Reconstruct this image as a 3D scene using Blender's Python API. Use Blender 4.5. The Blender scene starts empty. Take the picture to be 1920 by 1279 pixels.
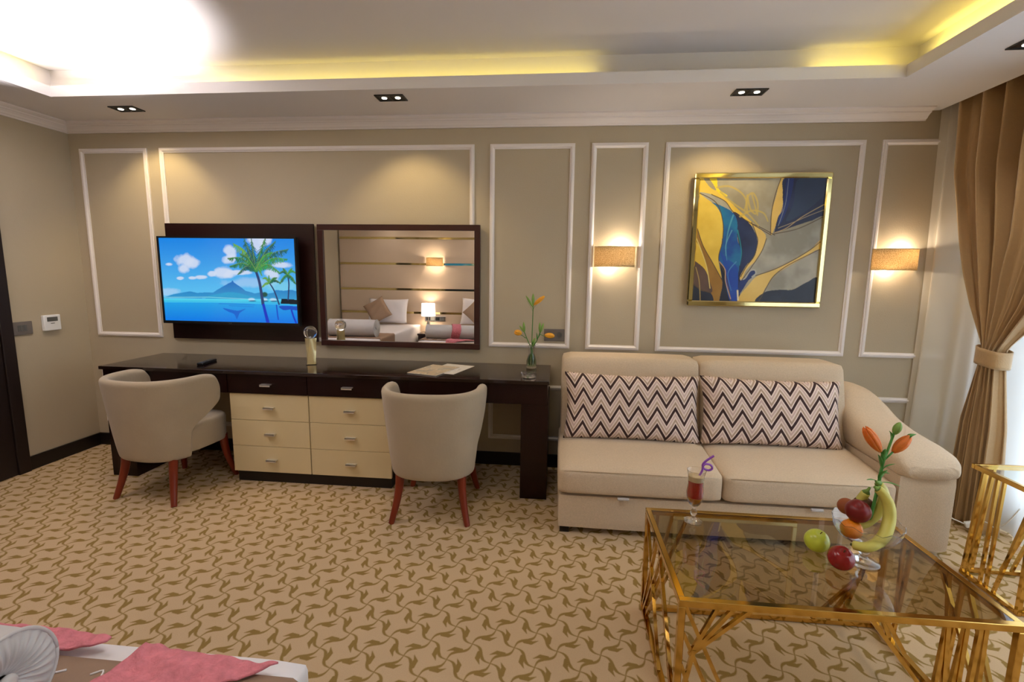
import bpy, bmesh, math, random
import numpy as np
from mathutils import Vector, Matrix
random.seed(7); np.random.seed(7)
PI = math.pi
SC = bpy.context.scene
COL = SC.collection

# ------------------------------------------------------------------ camera
def R3(cols):
    return Matrix((cols[0], cols[1], cols[2])).transposed()
yaw, pitch, roll = 0.0954, -0.1404, 0.0137
cy_, sy_, cp_, sp_ = math.cos(yaw), math.sin(yaw), math.cos(pitch), math.sin(pitch)
fwd = Vector((-sy_*cp_, cy_*cp_, sp_)); rt = Vector((cy_, sy_, 0)); up = rt.cross(fwd)
rt2 = math.cos(roll)*rt + math.sin(roll)*up
up2 = -math.sin(roll)*rt + math.cos(roll)*up
cam_d = bpy.data.cameras.new('camera'); cam = bpy.data.objects.new('camera', cam_d); COL.objects.link(cam)
cam.matrix_world = Matrix.Translation((0.4787, -3.3568, 1.3864)) @ R3((rt2, up2, -fwd)).to_4x4()
cam_d.sensor_fit = 'HORIZONTAL'; cam_d.sensor_width = 36.0
cam_d.lens = 908.2343*36.0/1920.0
cam_d.clip_start = 0.05; cam_d.clip_end = 60
SC.camera = cam

# ------------------------------------------------------------------ world, exposure
w = bpy.data.worlds.new('World'); SC.world = w; w.use_nodes = True
w.node_tree.nodes['Background'].inputs[0].default_value = (0.68, 0.84, 1.0, 1)
w.node_tree.nodes['Background'].inputs[1].default_value = 7.5
SC.view_settings.view_transform = 'Standard'; SC.view_settings.look = 'None'
SC.view_settings.exposure = 0.0; SC.view_settings.gamma = 1.0
SC.view_settings.use_curve_mapping = False

WARM = (1.0, 0.72, 0.40); SOFTWARM = (1.0, 0.80, 0.58); LED = (1.0, 0.80, 0.16)

def light(name, kind, loc, energy, color, rot=(0, 0, 0), **kw):
    d = bpy.data.lights.new(name, kind); d.energy = energy; d.color = color
    for k, v in kw.items(): setattr(d, k, v)
    o = bpy.data.objects.new(name, d); COL.objects.link(o); o.location = loc; o.rotation_euler = rot
    return o
def aim(o, target):
    o.rotation_euler = (Vector(target)-o.location).to_track_quat('-Z', 'Y').to_euler()
    return o
# the photographer's flash bounced off the ceiling, upper left
aim(light('bounce_flash', 'SPOT', (-2.15, -1.40, 1.88), 175, (1.0, 0.95, 0.97), spot_size=math.radians(112), spot_blend=0.22, shadow_soft_size=0.05), (-2.15, -1.36, 2.6))
# cove led strips, lying behind the ceiling lip and shining at the gutter's back wall
def strip(x, y, L_, rz, e):
    return light('cove_led', 'AREA', (x, y, 2.478), e*L_, LED, (math.radians(116), 0, rz), shape='RECTANGLE', size=L_, size_y=0.02, spread=math.radians(125))
strip(-0.95, -0.50, 3.2, 0, 0.42)
strip(2.00, -0.50, 0.40, 0, 0.55)
strip(2.255, -2.1, 3.1, -PI/2, 1.6)
strip(-2.655, -2.1, 3.1, PI/2, 0.8)
strip(-0.2, -3.85, 4.6, PI, 0.8)
# beam of the right-hand downlight, plus unseen soffit spots added as room fill
for x, y, e in ((1.35, -4.05, 17), (-0.6, -4.05, 14), (-2.2, -4.05, 9), (2.47, -0.93, 20), (2.47, -2.0, 22), (2.47, -3.1, 18), (-2.85, -2.4, 5)):
    light('downlight_or_fill', 'SPOT', (x, y, 2.385), e, (1.0, 0.91, 0.80), (0, 0, 0), spot_size=math.radians(120), spot_blend=1.0, shadow_soft_size=0.04)
# unseen area light added under the raised ceiling as soft general fill
light('ceiling_fill', 'AREA', (0.1, -2.3, 2.56), 11, (1.0, 0.95, 0.93), (0, 0, 0), shape='DISK', size=0.9)

# ------------------------------------------------------------------ node helper
class X:
    """small expression wrapper on shader math sockets"""
    def __init__(s, nt, v): s.nt = nt; s.v = v
    def _m(s, op, *a):
        n = s.nt.nodes.new('ShaderNodeMath'); n.operation = op
        for i, q in enumerate((s,)+a):
            q = q.v if isinstance(q, X) else q
            if isinstance(q, (int, float)): n.inputs[i].default_value = q
            else: s.nt.links.new(q, n.inputs[i])
        return X(s.nt, n.outputs[0])
    def __add__(s, o): return s._m('ADD', o)
    __radd__ = __add__
    def __sub__(s, o): return s._m('SUBTRACT', o)
    def __rsub__(s, o): return X(s.nt, o)._m('SUBTRACT', s)
    def __mul__(s, o): return s._m('MULTIPLY', o)
    __rmul__ = __mul__
    def __truediv__(s, o): return s._m('DIVIDE', o)
    def __neg__(s): return s._m('MULTIPLY', -1.0)
    def sin(s): return s._m('SINE')
    def abs(s): return s._m('ABSOLUTE')
    def frac(s): return s._m('FRACT')
    def floor(s): return s._m('FLOOR')
    def rnd(s): return (s+0.5).floor()
    def sqrt(s): return s._m('SQRT')
    def min(s, o): return s._m('MINIMUM', o)
    def max(s, o): return s._m('MAXIMUM', o)
    def lt(s, o): return s._m('LESS_THAN', o)
    def gt(s, o): return s._m('GREATER_THAN', o)
    def clamp(s): return s.max(0.0).min(1.0)
    def pp(s): return s._m('PINGPONG', 1.0)

def srgb(r, g, b):
    f = lambda c: (c/255/12.92) if c/255 <= 0.04045 else ((c/255+0.055)/1.055)**2.4
    return (f(r), f(g), f(b), 1)

def new_mat(name):
    m = bpy.data.materials.new(name); m.use_nodes = True
    nt = m.node_tree; b = nt.nodes['Principled BSDF']
    return m, nt, b
def mat(name, col, rough=0.5, metal=0.0, spec=0.5, noise=0.0, nscale=20, bump=0.0, bscale=200, emit=None, es=1.0, trans=0.0, ior=1.45, alpha=1.0, sheen=0.0, coat=0.0, stretch=None, subsurf=0.0):
    m, nt, b = new_mat(name)
    b.inputs['Base Color'].default_value = col
    b.inputs['Roughness'].default_value = rough; b.inputs['Metallic'].default_value = metal
    b.inputs['Specular IOR Level'].default_value = spec; b.inputs['IOR'].default_value = ior
    b.inputs['Transmission Weight'].default_value = trans
    b.inputs['Sheen Weight'].default_value = sheen; b.inputs['Coat Weight'].default_value = coat
    b.inputs['Coat Roughness'].default_value = 0.05
    if subsurf: b.inputs['Subsurface Weight'].default_value = subsurf; b.inputs['Subsurface Scale'].default_value = 0.01
    if emit: b.inputs['Emission Color'].default_value = emit; b.inputs['Emission Strength'].default_value = es
    if noise or bump:
        tc = nt.nodes.new('ShaderNodeTexCoord'); mp = nt.nodes.new('ShaderNodeMapping')
        nt.links.new(tc.outputs['Object'], mp.inputs[0])
        if stretch: mp.inputs['Scale'].default_value = stretch
    if noise:
        n = nt.nodes.new('ShaderNodeTexNoise'); n.inputs['Scale'].default_value = nscale; n.inputs['Detail'].default_value = 4
        nt.links.new(mp.outputs[0], n.inputs['Vector'])
        r = nt.nodes.new('ShaderNodeMix'); r.data_type = 'RGBA'
        lo = [c*(1-noise) for c in col[:3]]+[1]; hi = [min(1, c*(1+noise)) for c in col[:3]]+[1]
        r.inputs[6].default_value = lo; r.inputs[7].default_value = hi
        nt.links.new(n.outputs[0], r.inputs[0]); nt.links.new(r.outputs[2], b.inputs['Base Color'])
    if bump:
        n = nt.nodes.new('ShaderNodeTexNoise'); n.inputs['Scale'].default_value = bscale; n.inputs['Detail'].default_value = 3
        nt.links.new(mp.outputs[0], n.inputs['Vector'])
        bp = nt.nodes.new('ShaderNodeBump'); bp.inputs['Strength'].default_value = bump; bp.inputs['Distance'].default_value = 0.01
        nt.links.new(n.outputs[0], bp.inputs['Height']); nt.links.new(bp.outputs[0], b.inputs['Normal'])
    return m

M = {}
M['wall'] = mat('sand wall paint', srgb(184, 170, 145), 0.75, bump=0.08, bscale=120)
M['white_paint'] = mat('white ceiling paint', srgb(226, 221, 220), 0.7)
M['trim'] = mat('white trim paint', srgb(234, 226, 222), 0.45)
M['black_base'] = mat('black baseboard', srgb(24, 18, 16), 0.35)
M['door'] = mat('dark door veneer', srgb(30, 18, 14), 0.5)
M['wood'] = mat('dark mahogany veneer', srgb(30, 9, 8), 0.25, noise=0.5, nscale=9, stretch=(4, 4, 0.35), coat=0.0, spec=0.35)
M['wood_h'] = mat('dark mahogany panel', srgb(50, 15, 11), 0.32, noise=0.35, nscale=9, stretch=(0.35, 4, 4), coat=0.3)
M['wood_board'] = mat('very dark mahogany board', srgb(34, 12, 10), 0.30, noise=0.4, nscale=9, stretch=(0.35, 4, 4), coat=0.1)
M['wood_top'] = mat('glossy dark desk top', srgb(34, 19, 14), 0.12, coat=0.4)
M['cream'] = mat('cream lacquer', srgb(218, 200, 158), 0.35)
M['chrome'] = mat('chrome', srgb(225, 222, 218), 0.12, metal=1.0)
M['satin'] = mat('satin nickel', srgb(232, 228, 222), 0.38, metal=0.85)
M['gold'] = mat('polished gold', srgb(206, 166, 88), 0.10, metal=1.0)
M['gold_frame'] = mat('mirror gold frame', srgb(228, 212, 150), 0.06, metal=1.0)
M['mirror'] = mat('mirror glass', (0.93, 0.92, 0.90, 1), 0.005, metal=1.0)
M['velvet'] = mat('taupe velvet', srgb(172, 155, 130), 0.85, sheen=0.3, noise=0.13, nscale=5, bump=0.10, bscale=60)
M['sofa'] = mat('beige woven upholstery', srgb(208, 186, 158), 0.9, noise=0.16, nscale=150, bump=0.4, bscale=380, sheen=0.1)
M['legwood'] = mat('reddish leg wood', srgb(120, 42, 20), 0.35, noise=0.25, nscale=12, stretch=(6, 6, 0.6))
M['plastic_white'] = mat('white plastic', srgb(232, 232, 230), 0.4)
M['plastic_grey'] = mat('grey switch plastic', srgb(112, 104, 98), 0.4)
M['plastic_dark'] = mat('dark plastic', srgb(18, 18, 20), 0.35)
M['lcd'] = mat('grey display', srgb(95, 95, 92), 0.3)
M['bulb'] = mat('lit lamp face', (1, 1, 1, 1), 0.4, emit=(1.0, 0.9, 0.75, 1), es=6)
M['drape'] = mat('bronze drape', srgb(178, 144, 98), 0.6, sheen=0.4, noise=0.06, nscale=60, bump=0.15, bscale=160)
M['stem_bright'] = mat('bright lily stem', srgb(84, 150, 70), 0.45, noise=0.2, nscale=40)
M['leaf'] = mat('lily green', srgb(60, 120, 45), 0.5, noise=0.25, nscale=40)
M['leaf_light'] = mat('pale bud green', srgb(125, 160, 75), 0.5, noise=0.2, nscale=50)
M['orange_petal'] = mat('orange petal', srgb(228, 120, 40), 0.5, noise=0.2, nscale=60, subsurf=0.2)
M['yellow_petal'] = mat('yellow orange petal', srgb(235, 165, 45), 0.5, noise=0.2, nscale=60, subsurf=0.2)
M['white_sheet'] = mat('white cotton', srgb(232, 226, 226), 0.85, bump=0.15, bscale=25)
M['grey_bolster'] = mat('pale grey satin', srgb(196, 192, 190), 0.6)
M['runner'] = mat('taupe quilted runner', srgb(150, 122, 100), 0.75, bump=0.4, bscale=22)
M['brown_cushion'] = mat('taupe cushion', srgb(158, 130, 106), 0.8)
M['red_apple'] = mat('red apple skin', srgb(146, 16, 18), 0.25, noise=0.35, nscale=18, coat=0.4)
M['green_apple'] = mat('yellow green apple skin', srgb(196, 206, 62), 0.3, noise=0.12, nscale=25, coat=0.3)
M['banana'] = mat('banana skin', srgb(206, 196, 96), 0.45, noise=0.18, nscale=14)
M['banana_tip'] = mat('banana tip', srgb(70, 72, 28), 0.6)
M['orange_fruit'] = mat('orange peel', srgb(232, 132, 20), 0.4, bump=0.25, bscale=180)
M['kiwi'] = mat('kiwi skin', srgb(92, 62, 34), 0.9, noise=0.2, nscale=80)
M['nectarine'] = mat('nectarine skin', srgb(118, 22, 22), 0.35, noise=0.5, nscale=12)
M['peach'] = mat('orange brown fruit skin', srgb(150, 78, 36), 0.6, noise=0.3, nscale=30)
M['straw'] = mat('purple straw', srgb(150, 85, 190), 0.3)
M['foam'] = mat('drink foam', srgb(222, 196, 150), 0.8)
M['drink'] = mat('red drink', srgb(186, 20, 8), 0.2, coat=0.3)
M['drink_low'] = mat('amber drink', srgb(226, 140, 24), 0.2)
M['pink'] = mat('pink knitted throw', srgb(212, 126, 136), 0.95, noise=0.35, nscale=45, bump=0.9, bscale=55)
M['cable'] = mat('white cable', srgb(225, 222, 215), 0.4)
M['water'] = mat('greenish water', (0.70, 0.90, 0.66, 1), 0.0, trans=1.0, ior=1.33)
M['card'] = mat('printed white card', srgb(224, 216, 206), 0.5)
M['pale_gold'] = mat('pale gold glass', srgb(226, 208, 156), 0.12, metal=0.45)
M['shade_white'] = mat('lit white lamp shade', srgb(250, 245, 240), 0.8, emit=(1.0, 0.93, 0.86, 1), es=1.3)

def glass_mat(name, col=(1, 1, 1, 1), ior=1.45):
    m, nt, b = new_mat(name); nt.nodes.remove(b)
    g = nt.nodes.new('ShaderNodeBsdfGlass'); g.inputs[0].default_value = col; g.inputs['Roughness'].default_value = 0; g.inputs['IOR'].default_value = ior
    tp = nt.nodes.new('ShaderNodeBsdfTransparent'); tp.inputs[0].default_value = col; mx = nt.nodes.new('ShaderNodeMixShader'); mx.inputs[0].default_value = 0.12
    nt.links.new(g.outputs[0], mx.inputs[1]); nt.links.new(tp.outputs[0], mx.inputs[2])
    nt.links.new(mx.outputs[0], nt.nodes['Material Output'].inputs[0])
    return m
M['glass'] = glass_mat('clear glass')
M['crystal'] = glass_mat('crystal glass', ior=1.5)
def sheet_glass(name, tint, refl):
    # thin sheet: tinted see-through plus fresnel reflection
    m, nt, b = new_mat(name); nt.nodes.remove(b)
    t = nt.nodes.new('ShaderNodeBsdfTransparent'); t.inputs[0].default_value = tint
    g = nt.nodes.new('ShaderNodeBsdfGlossy'); g.inputs['Roughness'].default_value = 0.0
    f = nt.nodes.new('ShaderNodeFresnel'); f.inputs[0].default_value = 1.5
    ge = nt.nodes.new('ShaderNodeNewGeometry')
    k = X(nt, f.outputs[0])*refl*(1.0-X(nt, ge.outputs['Backfacing']))
    mx = nt.nodes.new('ShaderNodeMixShader'); nt.links.new(k.clamp().v, mx.inputs[0])
    nt.links.new(t.outputs[0], mx.inputs[1]); nt.links.new(g.outputs[0], mx.inputs[2])
    nt.links.new(mx.outputs[0], nt.nodes['Material Output'].inputs[0])
    return m
M['table_glass'] = sheet_glass('smoked table glass', (0.66, 0.60, 0.46, 1), 1.6)
M['clear_sheet'] = sheet_glass('clear sheet glass', (0.93, 0.96, 0.95, 1), 1.2)
M['window_glass'] = sheet_glass('window pane glass', (0.95, 0.97, 1.0, 1), 0.8)

def shade_mat():
    m, nt, b = new_mat('woven gold lampshade'); nt.nodes.remove(b)
    tc = nt.nodes.new('ShaderNodeTexCoord')
    n = nt.nodes.new('ShaderNodeTexNoise'); n.inputs['Scale'].default_value = 260; n.inputs['Detail'].default_value = 2
    nt.links.new(tc.outputs['Object'], n.inputs['Vector'])
    cr = nt.nodes.new('ShaderNodeValToRGB'); cr.color_ramp.elements[0].position = 0.35; cr.color_ramp.elements[1].position = 0.65
    cr.color_ramp.elements[0].color = srgb(180, 152, 108); cr.color_ramp.elements[1].color = srgb(236, 218, 180)
    nt.links.new(n.outputs[0], cr.inputs[0])
    d = nt.nodes.new('ShaderNodeBsdfDiffuse'); t = nt.nodes.new('ShaderNodeBsdfTranslucent')
    nt.links.new(cr.outputs[0], d.inputs[0]); nt.links.new(cr.outputs[0], t.inputs[0])
    mx = nt.nodes.new('ShaderNodeMixShader'); mx.inputs[0].default_value = 0.42
    nt.links.new(d.outputs[0], mx.inputs[1]); nt.links.new(t.outputs[0], mx.inputs[2])
    nt.links.new(mx.outputs[0], nt.nodes['Material Output'].inputs[0])
    return m
M['shade'] = shade_mat()

def sheer_mat():
    m, nt, b = new_mat('sheer voile'); nt.nodes.remove(b)
    d = nt.nodes.new('ShaderNodeBsdfDiffuse'); d.inputs[0].default_value = srgb(236, 226, 208)
    t = nt.nodes.new('ShaderNodeBsdfTranslucent'); t.inputs[0].default_value = srgb(228, 226, 222)
    mx = nt.nodes.new('ShaderNodeMixShader'); mx.inputs[0].default_value = 0.35
    nt.links.new(d.outputs[0], mx.inputs[1]); nt.links.new(t.outputs[0], mx.inputs[2])
    tr = nt.nodes.new('ShaderNodeBsdfTransparent'); m2 = nt.nodes.new('ShaderNodeMixShader'); m2.inputs[0].default_value = 0.14
    nt.links.new(mx.outputs[0], m2.inputs[1]); nt.links.new(tr.outputs[0], m2.inputs[2])
    nt.links.new(m2.outputs[0], nt.nodes['Material Output'].inputs[0])
    return m
M['sheer'] = sheer_mat()

def carpet_mat():
    m, nt, b = new_mat('patterned carpet')
    b.inputs['Roughness'].default_value = 0.95; b.inputs['Specular IOR Level'].default_value = 0.1
    g = nt.nodes.new('ShaderNodeNewGeometry'); sep = nt.nodes.new('ShaderNodeSeparateXYZ')
    nt.links.new(g.outputs['Position'], sep.inputs[0])
    # woven edge jitter
    wn = nt.nodes.new('ShaderNodeTexNoise'); wn.inputs['Scale'].default_value = 330; wn.inputs['Detail'].default_value = 1
    nt.links.new(g.outputs['Position'], wn.inputs['Vector'])
    jit = (X(nt, wn.outputs[0])-0.5)*0.06
    x = X(nt, sep.outputs[0])+0.288; y = X(nt, sep.outputs[1])+1.732
    a = x/0.0795; c = y/0.083
    s = (a+c)*0.5; t = (a-c)*0.5
    def capsule(px, py, ax, ay, bx, by, r0, r1):
        dx, dy = bx-ax, by-ay; L2 = dx*dx+dy*dy
        h = (((px-ax)*dx+(py-ay)*dy)*(1/L2)).clamp()
        ex = px-ax-h*dx; ey = py-ay-h*dy
        return (ex*ex+ey*ey).sqrt()-(h*(r1-r0)+r0)
    def motif(al, p, par):
        odd = (par*0.5).frac().gt(0.25)          # 1 when odd
        sgn = 1.0-odd*2.0
        A = odd*(1.0-al*2.0)+al
        P = p*sgn
        cur = (A*(2*PI)).sin()*0.095
        wgt = (A*PI).sin()
        w_ = wgt*wgt*0.034+0.019
        d = (P-cur).abs()*0.85-w_
        d = d.min(capsule(A, P, 0.43, -0.02, 0.56, -0.17, 0.070, 0.086))
        d = d.min(capsule(A, P, 0.56, -0.20, 0.80, -0.285, 0.072, 0.010))
        d = d.min(capsule(A, P, 0.46, -0.01, 0.82, -0.10, 0.060, 0.022))
        return d
    tr = t.rnd(); sr = s.rnd()
    d1 = motif(s.frac(), tr-t, s.floor()+tr)
    d2 = motif(t.frac(), s-sr, t.floor()+sr)
    d = d1.min(d2)+jit*0.5
    mask = (0.5-d*28.0).clamp()
    n = nt.nodes.new('ShaderNodeTexNoise'); n.inputs['Scale'].default_value = 1.6
    nt.links.new(g.outputs['Position'], n.inputs['Vector'])
    pile = nt.nodes.new('ShaderNodeTexNoise'); pile.inputs['Scale'].default_value = 420; pile.inputs['Detail'].default_value = 2
    nt.links.new(g.outputs['Position'], pile.inputs['Vector'])
    mx = nt.nodes.new('ShaderNodeMix'); mx.data_type = 'RGBA'
    mx.inputs[6].default_value = srgb(200, 172, 137); mx.inputs[7].default_value = srgb(146, 119, 66)
    nt.links.new(mask.v, mx.inputs[0])
    m2 = nt.nodes.new('ShaderNodeMix'); m2.data_type = 'RGBA'; m2.blend_type = 'MULTIPLY'; m2.inputs[0].default_value = 1.0
    nt.links.new(mx.outputs[2], m2.inputs[6])
    k = X(nt, pile.outputs[0])*0.5+0.74
    cc = nt.nodes.new('ShaderNodeCombineColor')
    for i in range(3): nt.links.new(k.v, cc.inputs[i])
    nt.links.new(cc.outputs[0], m2.inputs[7]); nt.links.new(m2.outputs[2], b.inputs['Base Color'])
    bp = nt.nodes.new('ShaderNodeBump'); bp.inputs['Strength'].default_value = 0.5; bp.inputs['Distance'].default_value = 0.004
    nt.links.new(pile.outputs[0], bp.inputs['Height']); nt.links.new(bp.outputs[0], b.inputs['Normal'])
    return m
M['carpet'] = carpet_mat()

def chevron_mat():
    m, nt, b = new_mat('chevron pillow cloth'); b.inputs['Roughness'].default_value = 0.85
    uv = nt.nodes.new('ShaderNodeUVMap'); sep = nt.nodes.new('ShaderNodeSeparateXYZ'); nt.links.new(uv.outputs[0], sep.inputs[0])
    u = X(nt, sep.outputs[0]); v = X(nt, sep.outputs[1])          # metres on the cloth
    tri = (u/0.108).frac()
    tri = (tri-0.5).abs()*2.0                                       # 0..1 zigzag
    q = ((v-tri*0.088)/0.098).frac()
    cr = nt.nodes.new('ShaderNodeValToRGB'); cr.color_ramp.interpolation = 'CONSTANT'
    els = cr.color_ramp.elements
    W_ = srgb(226, 206, 192); D_ = srgb(58, 32, 30); T_ = srgb(176, 150, 128); P_ = srgb(200, 172, 162)
    els[0].position = 0.0; els[0].color = D_
    els[1].position = 0.27; els[1].color = W_
    for p_, c_ in ((0.39, T_), (0.57, W_), (0.71, P_), (0.87, W_)):
        e = els.new(p_); e.color = c_
    nt.links.new(q.v, cr.inputs[0]); nt.links.new(cr.outputs[0], b.inputs['Base Color'])
    return m
M['chevron'] = chevron_mat()

def vcol_mat(name, emit=0.0, rough=0.5, coat=0.0):
    m, nt, b = new_mat(name)
    a = nt.nodes.new('ShaderNodeVertexColor'); a.layer_name = 'Col'
    if emit:
        b.inputs['Base Color'].default_value = (0.01, 0.01, 0.01, 1); b.inputs['Roughness'].default_value = 0.15
        nt.links.new(a.outputs[0], b.inputs['Emission Color']); b.inputs['Emission Strength'].default_value = emit
    else:
        nt.links.new(a.outputs[0], b.inputs['Base Color']); b.inputs['Roughness'].default_value = rough
    b.inputs['Coat Weight'].default_value = coat
    return m
M['screen'] = vcol_mat('tv picture', emit=1.0)
M['painting'] = vcol_mat('painted canvas', rough=0.5, coat=0.15)
M['print'] = vcol_mat('printed magazine cover', rough=0.35)

# ------------------------------------------------------------------ mesh helpers
def finish(bm, name, m, parent=None, smooth=False, loc=None, rot=None, autosmooth=None):
    bmesh.ops.recalc_face_normals(bm, faces=bm.faces[:])
    me = bpy.data.meshes.new(name); bm.to_mesh(me); bm.free()
    for q in (m if isinstance(m, (list, tuple)) else [m]): me.materials.append(q)
    o = bpy.data.objects.new(name, me); COL.objects.link(o)
    if parent: o.parent = parent
    if loc is not None: o.location = loc
    if rot is not None: o.rotation_euler = rot
    if smooth:
        for p in me.polygons: p.use_smooth = True
        if autosmooth: me.set_sharp_from_angle(angle=math.radians(autosmooth))
    return o
def B(): return bmesh.new()
def box(bm, x0, y0, z0, x1, y1, z1, bev=0.0, seg=2, mi=0):
    v = [bm.verts.new((x, y, z)) for x in (x0, x1) for y in (y0, y1) for z in (z0, z1)]
    fs = [bm.faces.new([v[i] for i in q]) for q in ((0, 1, 3, 2), (4, 6, 7, 5), (0, 4, 5, 1), (2, 3, 7, 6), (0, 2, 6, 4), (1, 5, 7, 3))]
    for f in fs: f.material_index = mi
    if bev:
        es = list({e for f in fs for e in f.edges})
        bmesh.ops.bevel(bm, geom=es, offset=bev, segments=seg, affect='EDGES', profile=0.5)
    return fs
def lathe(bm, prof, seg=32, c=(0, 0, 0), mi=0, cap=False):
    rings = []
    for r, z in prof:
        if r < 1e-6: rings.append([bm.verts.new((c[0], c[1], c[2]+z))])
        else: rings.append([bm.verts.new((c[0]+r*math.cos(2*PI*i/seg), c[1]+r*math.sin(2*PI*i/seg), c[2]+z)) for i in range(seg)])
    for a, b in zip(rings, rings[1:]):
        for i in range(seg):
            j = (i+1) % seg
            if len(a) == 1 and len(b) == 1: continue
            if len(a) == 1: f = bm.faces.new((a[0], b[i], b[j]))
            elif len(b) == 1: f = bm.faces.new((a[i], b[0], a[j]))
            else: f = bm.faces.new((a[i], b[i], b[j], a[j]))
            f.material_index = mi
def catmull(pts, n=8):
    P_ = [Vector(p) for p in pts]; out = []
    for i in range(len(P_)-1):
        a = P_[max(i-1, 0)]; b = P_[i]; c = P_[i+1]; d = P_[min(i+2, len(P_)-1)]
        for k in range(n):
            t = k/n
            out.append(0.5*((2*b)+(c-a)*t+(2*a-5*b+4*c-d)*t*t+(3*b-a-3*c+d)*t**3))
    out.append(P_[-1]); return out
def tube(bm, pts, rad, seg=10, mi=0, flat=1.0):
    """round tube along points; rad number or list; flat squashes one axis"""
    pts = [Vector(p) for p in pts]; n = len(pts)
    rad = rad if isinstance(rad, (list, tuple)) else [rad]*n
    t0 = (pts[1]-pts[0]).normalized(); u = t0.orthogonal().normalized(); rings = []
    for i, p in enumerate(pts):
        t = (pts[min(i+1, n-1)]-pts[max(i-1, 0)]).normalized()
        u = (u-u.dot(t)*t).normalized(); v = t.cross(u)
        rings.append([bm.verts.new(p+rad[i]*(math.cos(2*PI*k/seg)*u+flat*math.sin(2*PI*k/seg)*v)) for k in range(seg)])
    for a, b in zip(rings, rings[1:]):
        for k in range(seg):
            f = bm.faces.new((a[k], a[(k+1) % seg], b[(k+1) % seg], b[k])); f.material_index = mi
    for r in (rings[0], rings[-1]):
        f = bm.faces.new(r); f.material_index = mi
def bar(bm, a, b, w=0.016, h=None):
    """square bar from a to b"""
    h = h or w; a = Vector(a); b = Vector(b); t = (b-a).normalized()
    ref = Vector((0, 0, 1)) if abs(t.z) < 0.9 else Vector((1, 0, 0))
    u = t.cross(ref).normalized(); v = u.cross(t)
    c = []
    for p in (a, b):
        c.append([bm.verts.new(p+sx*u*w/2+sz*v*h/2) for sx, sz in ((-1, -1), (1, -1), (1, 1), (-1, 1))])
    for k in range(4): bm.faces.new((c[0][k], c[0][(k+1) % 4], c[1][(k+1) % 4], c[1][k]))
    bm.faces.new(c[0]); bm.faces.new(c[1])
def grid_surface(bm, f, nu, nv, closed_u=False, mi=0, uvf=None):
    vs = [[bm.verts.new(f(i/(nu-1 if not closed_u else nu), j/(nv-1))) for j in range(nv)] for i in range(nu)]
    lay = bm.loops.layers.uv.verify() if uvf else None
    for i in range(nu if closed_u else nu-1):
        for j in range(nv-1):
            i2 = (i+1) % nu
            fc = bm.faces.new((vs[i][j], vs[i2][j], vs[i2][j+1], vs[i][j+1])); fc.material_index = mi
            if uvf:
                for lp, (a, b) in zip(fc.loops, ((i, j), (i+1, j), (i+1, j+1), (i, j+1))): lp[lay].uv = uvf(a/(nu-1), b/(nv-1))
    return vs
def cushion(bm, x0, y0, z0, x1, y1, z1, r=0.05, puff=0.0, n=14, uvs=False):
    """soft box: rounded edges, puffed faces"""
    cx, cy, cz = (x0+x1)/2, (y0+y1)/2, (z0+z1)/2; hx, hy, hz = (x1-x0)/2, (y1-y0)/2, (z1-z0)/2
    g = bmesh.ops.create_cube(bm, size=2.0)
    vs = g['verts']; es = list({e for v in vs for e in v.link_edges})
    bmesh.ops.subdivide_edges(bm, edges=es, cuts=n, use_grid_fill=True)
    for v in bm.verts:
        if not v.tag:
            p = v.co.copy()
            q = Vector((p.x*hx, p.y*hy, p.z*hz))
            k = Vector((max(-hx+r, min(hx-r, q.x)), max(-hy+r, min(hy-r, q.y)), max(-hz+r, min(hz-r, q.z))))
            d = q-k
            if d.length > 1e-9: d = d.normalized()*min(r, r)
            nq = k+d
            if puff:
                fx = (1-p.x**2); fy = (1-p.y**2); fz = (1-p.z**2)
                nq.z += math.copysign(puff*max(0, fx*fy)**0.6, p.z)*(abs(p.z) > 0.999)
                nq.y += math.copysign(puff*0.6*max(0, fx*fz)**0.6, p.y)*(abs(p.y) > 0.999)
                nq.x += math.copysign(puff*0.4*max(0, fy*fz)**0.6, p.x)*(abs(p.x) > 0.999)
            v.co = Vector((cx, cy, cz))+nq; v.tag = True
def thing(name, label, cat, loc=(0, 0, 0), rz=0, group=None):
    o = bpy.data.objects.new(name, None); COL.objects.link(o); o.location = loc; o.rotation_euler = (0, 0, rz)
    o.empty_display_size = 0.05
    o['label'] = label; o['category'] = cat
    if group: o['group'] = group
    return o
def tag(o, label, cat, group=None):
    o['label'] = label; o['category'] = cat
    if group: o['group'] = group
    return o
def struct(o): o['kind'] = 'structure'; return o
def dup(root, loc=None, rz=None, label=None, group=None):
    r = root.copy(); COL.objects.link(r)
    if loc is not None: r.location = loc
    if rz is not None: r.rotation_euler = (0, 0, rz)
    if label: r['label'] = label
    if group: r['group'] = group
    for ch in list(root.children):
        c = ch.copy(); COL.objects.link(c); c.parent = r
        for g_ in list(ch.children):
            d = g_.copy(); COL.objects.link(d); d.parent = c
    return r
def set_label(o, text): o['label'] = text; return o

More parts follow.
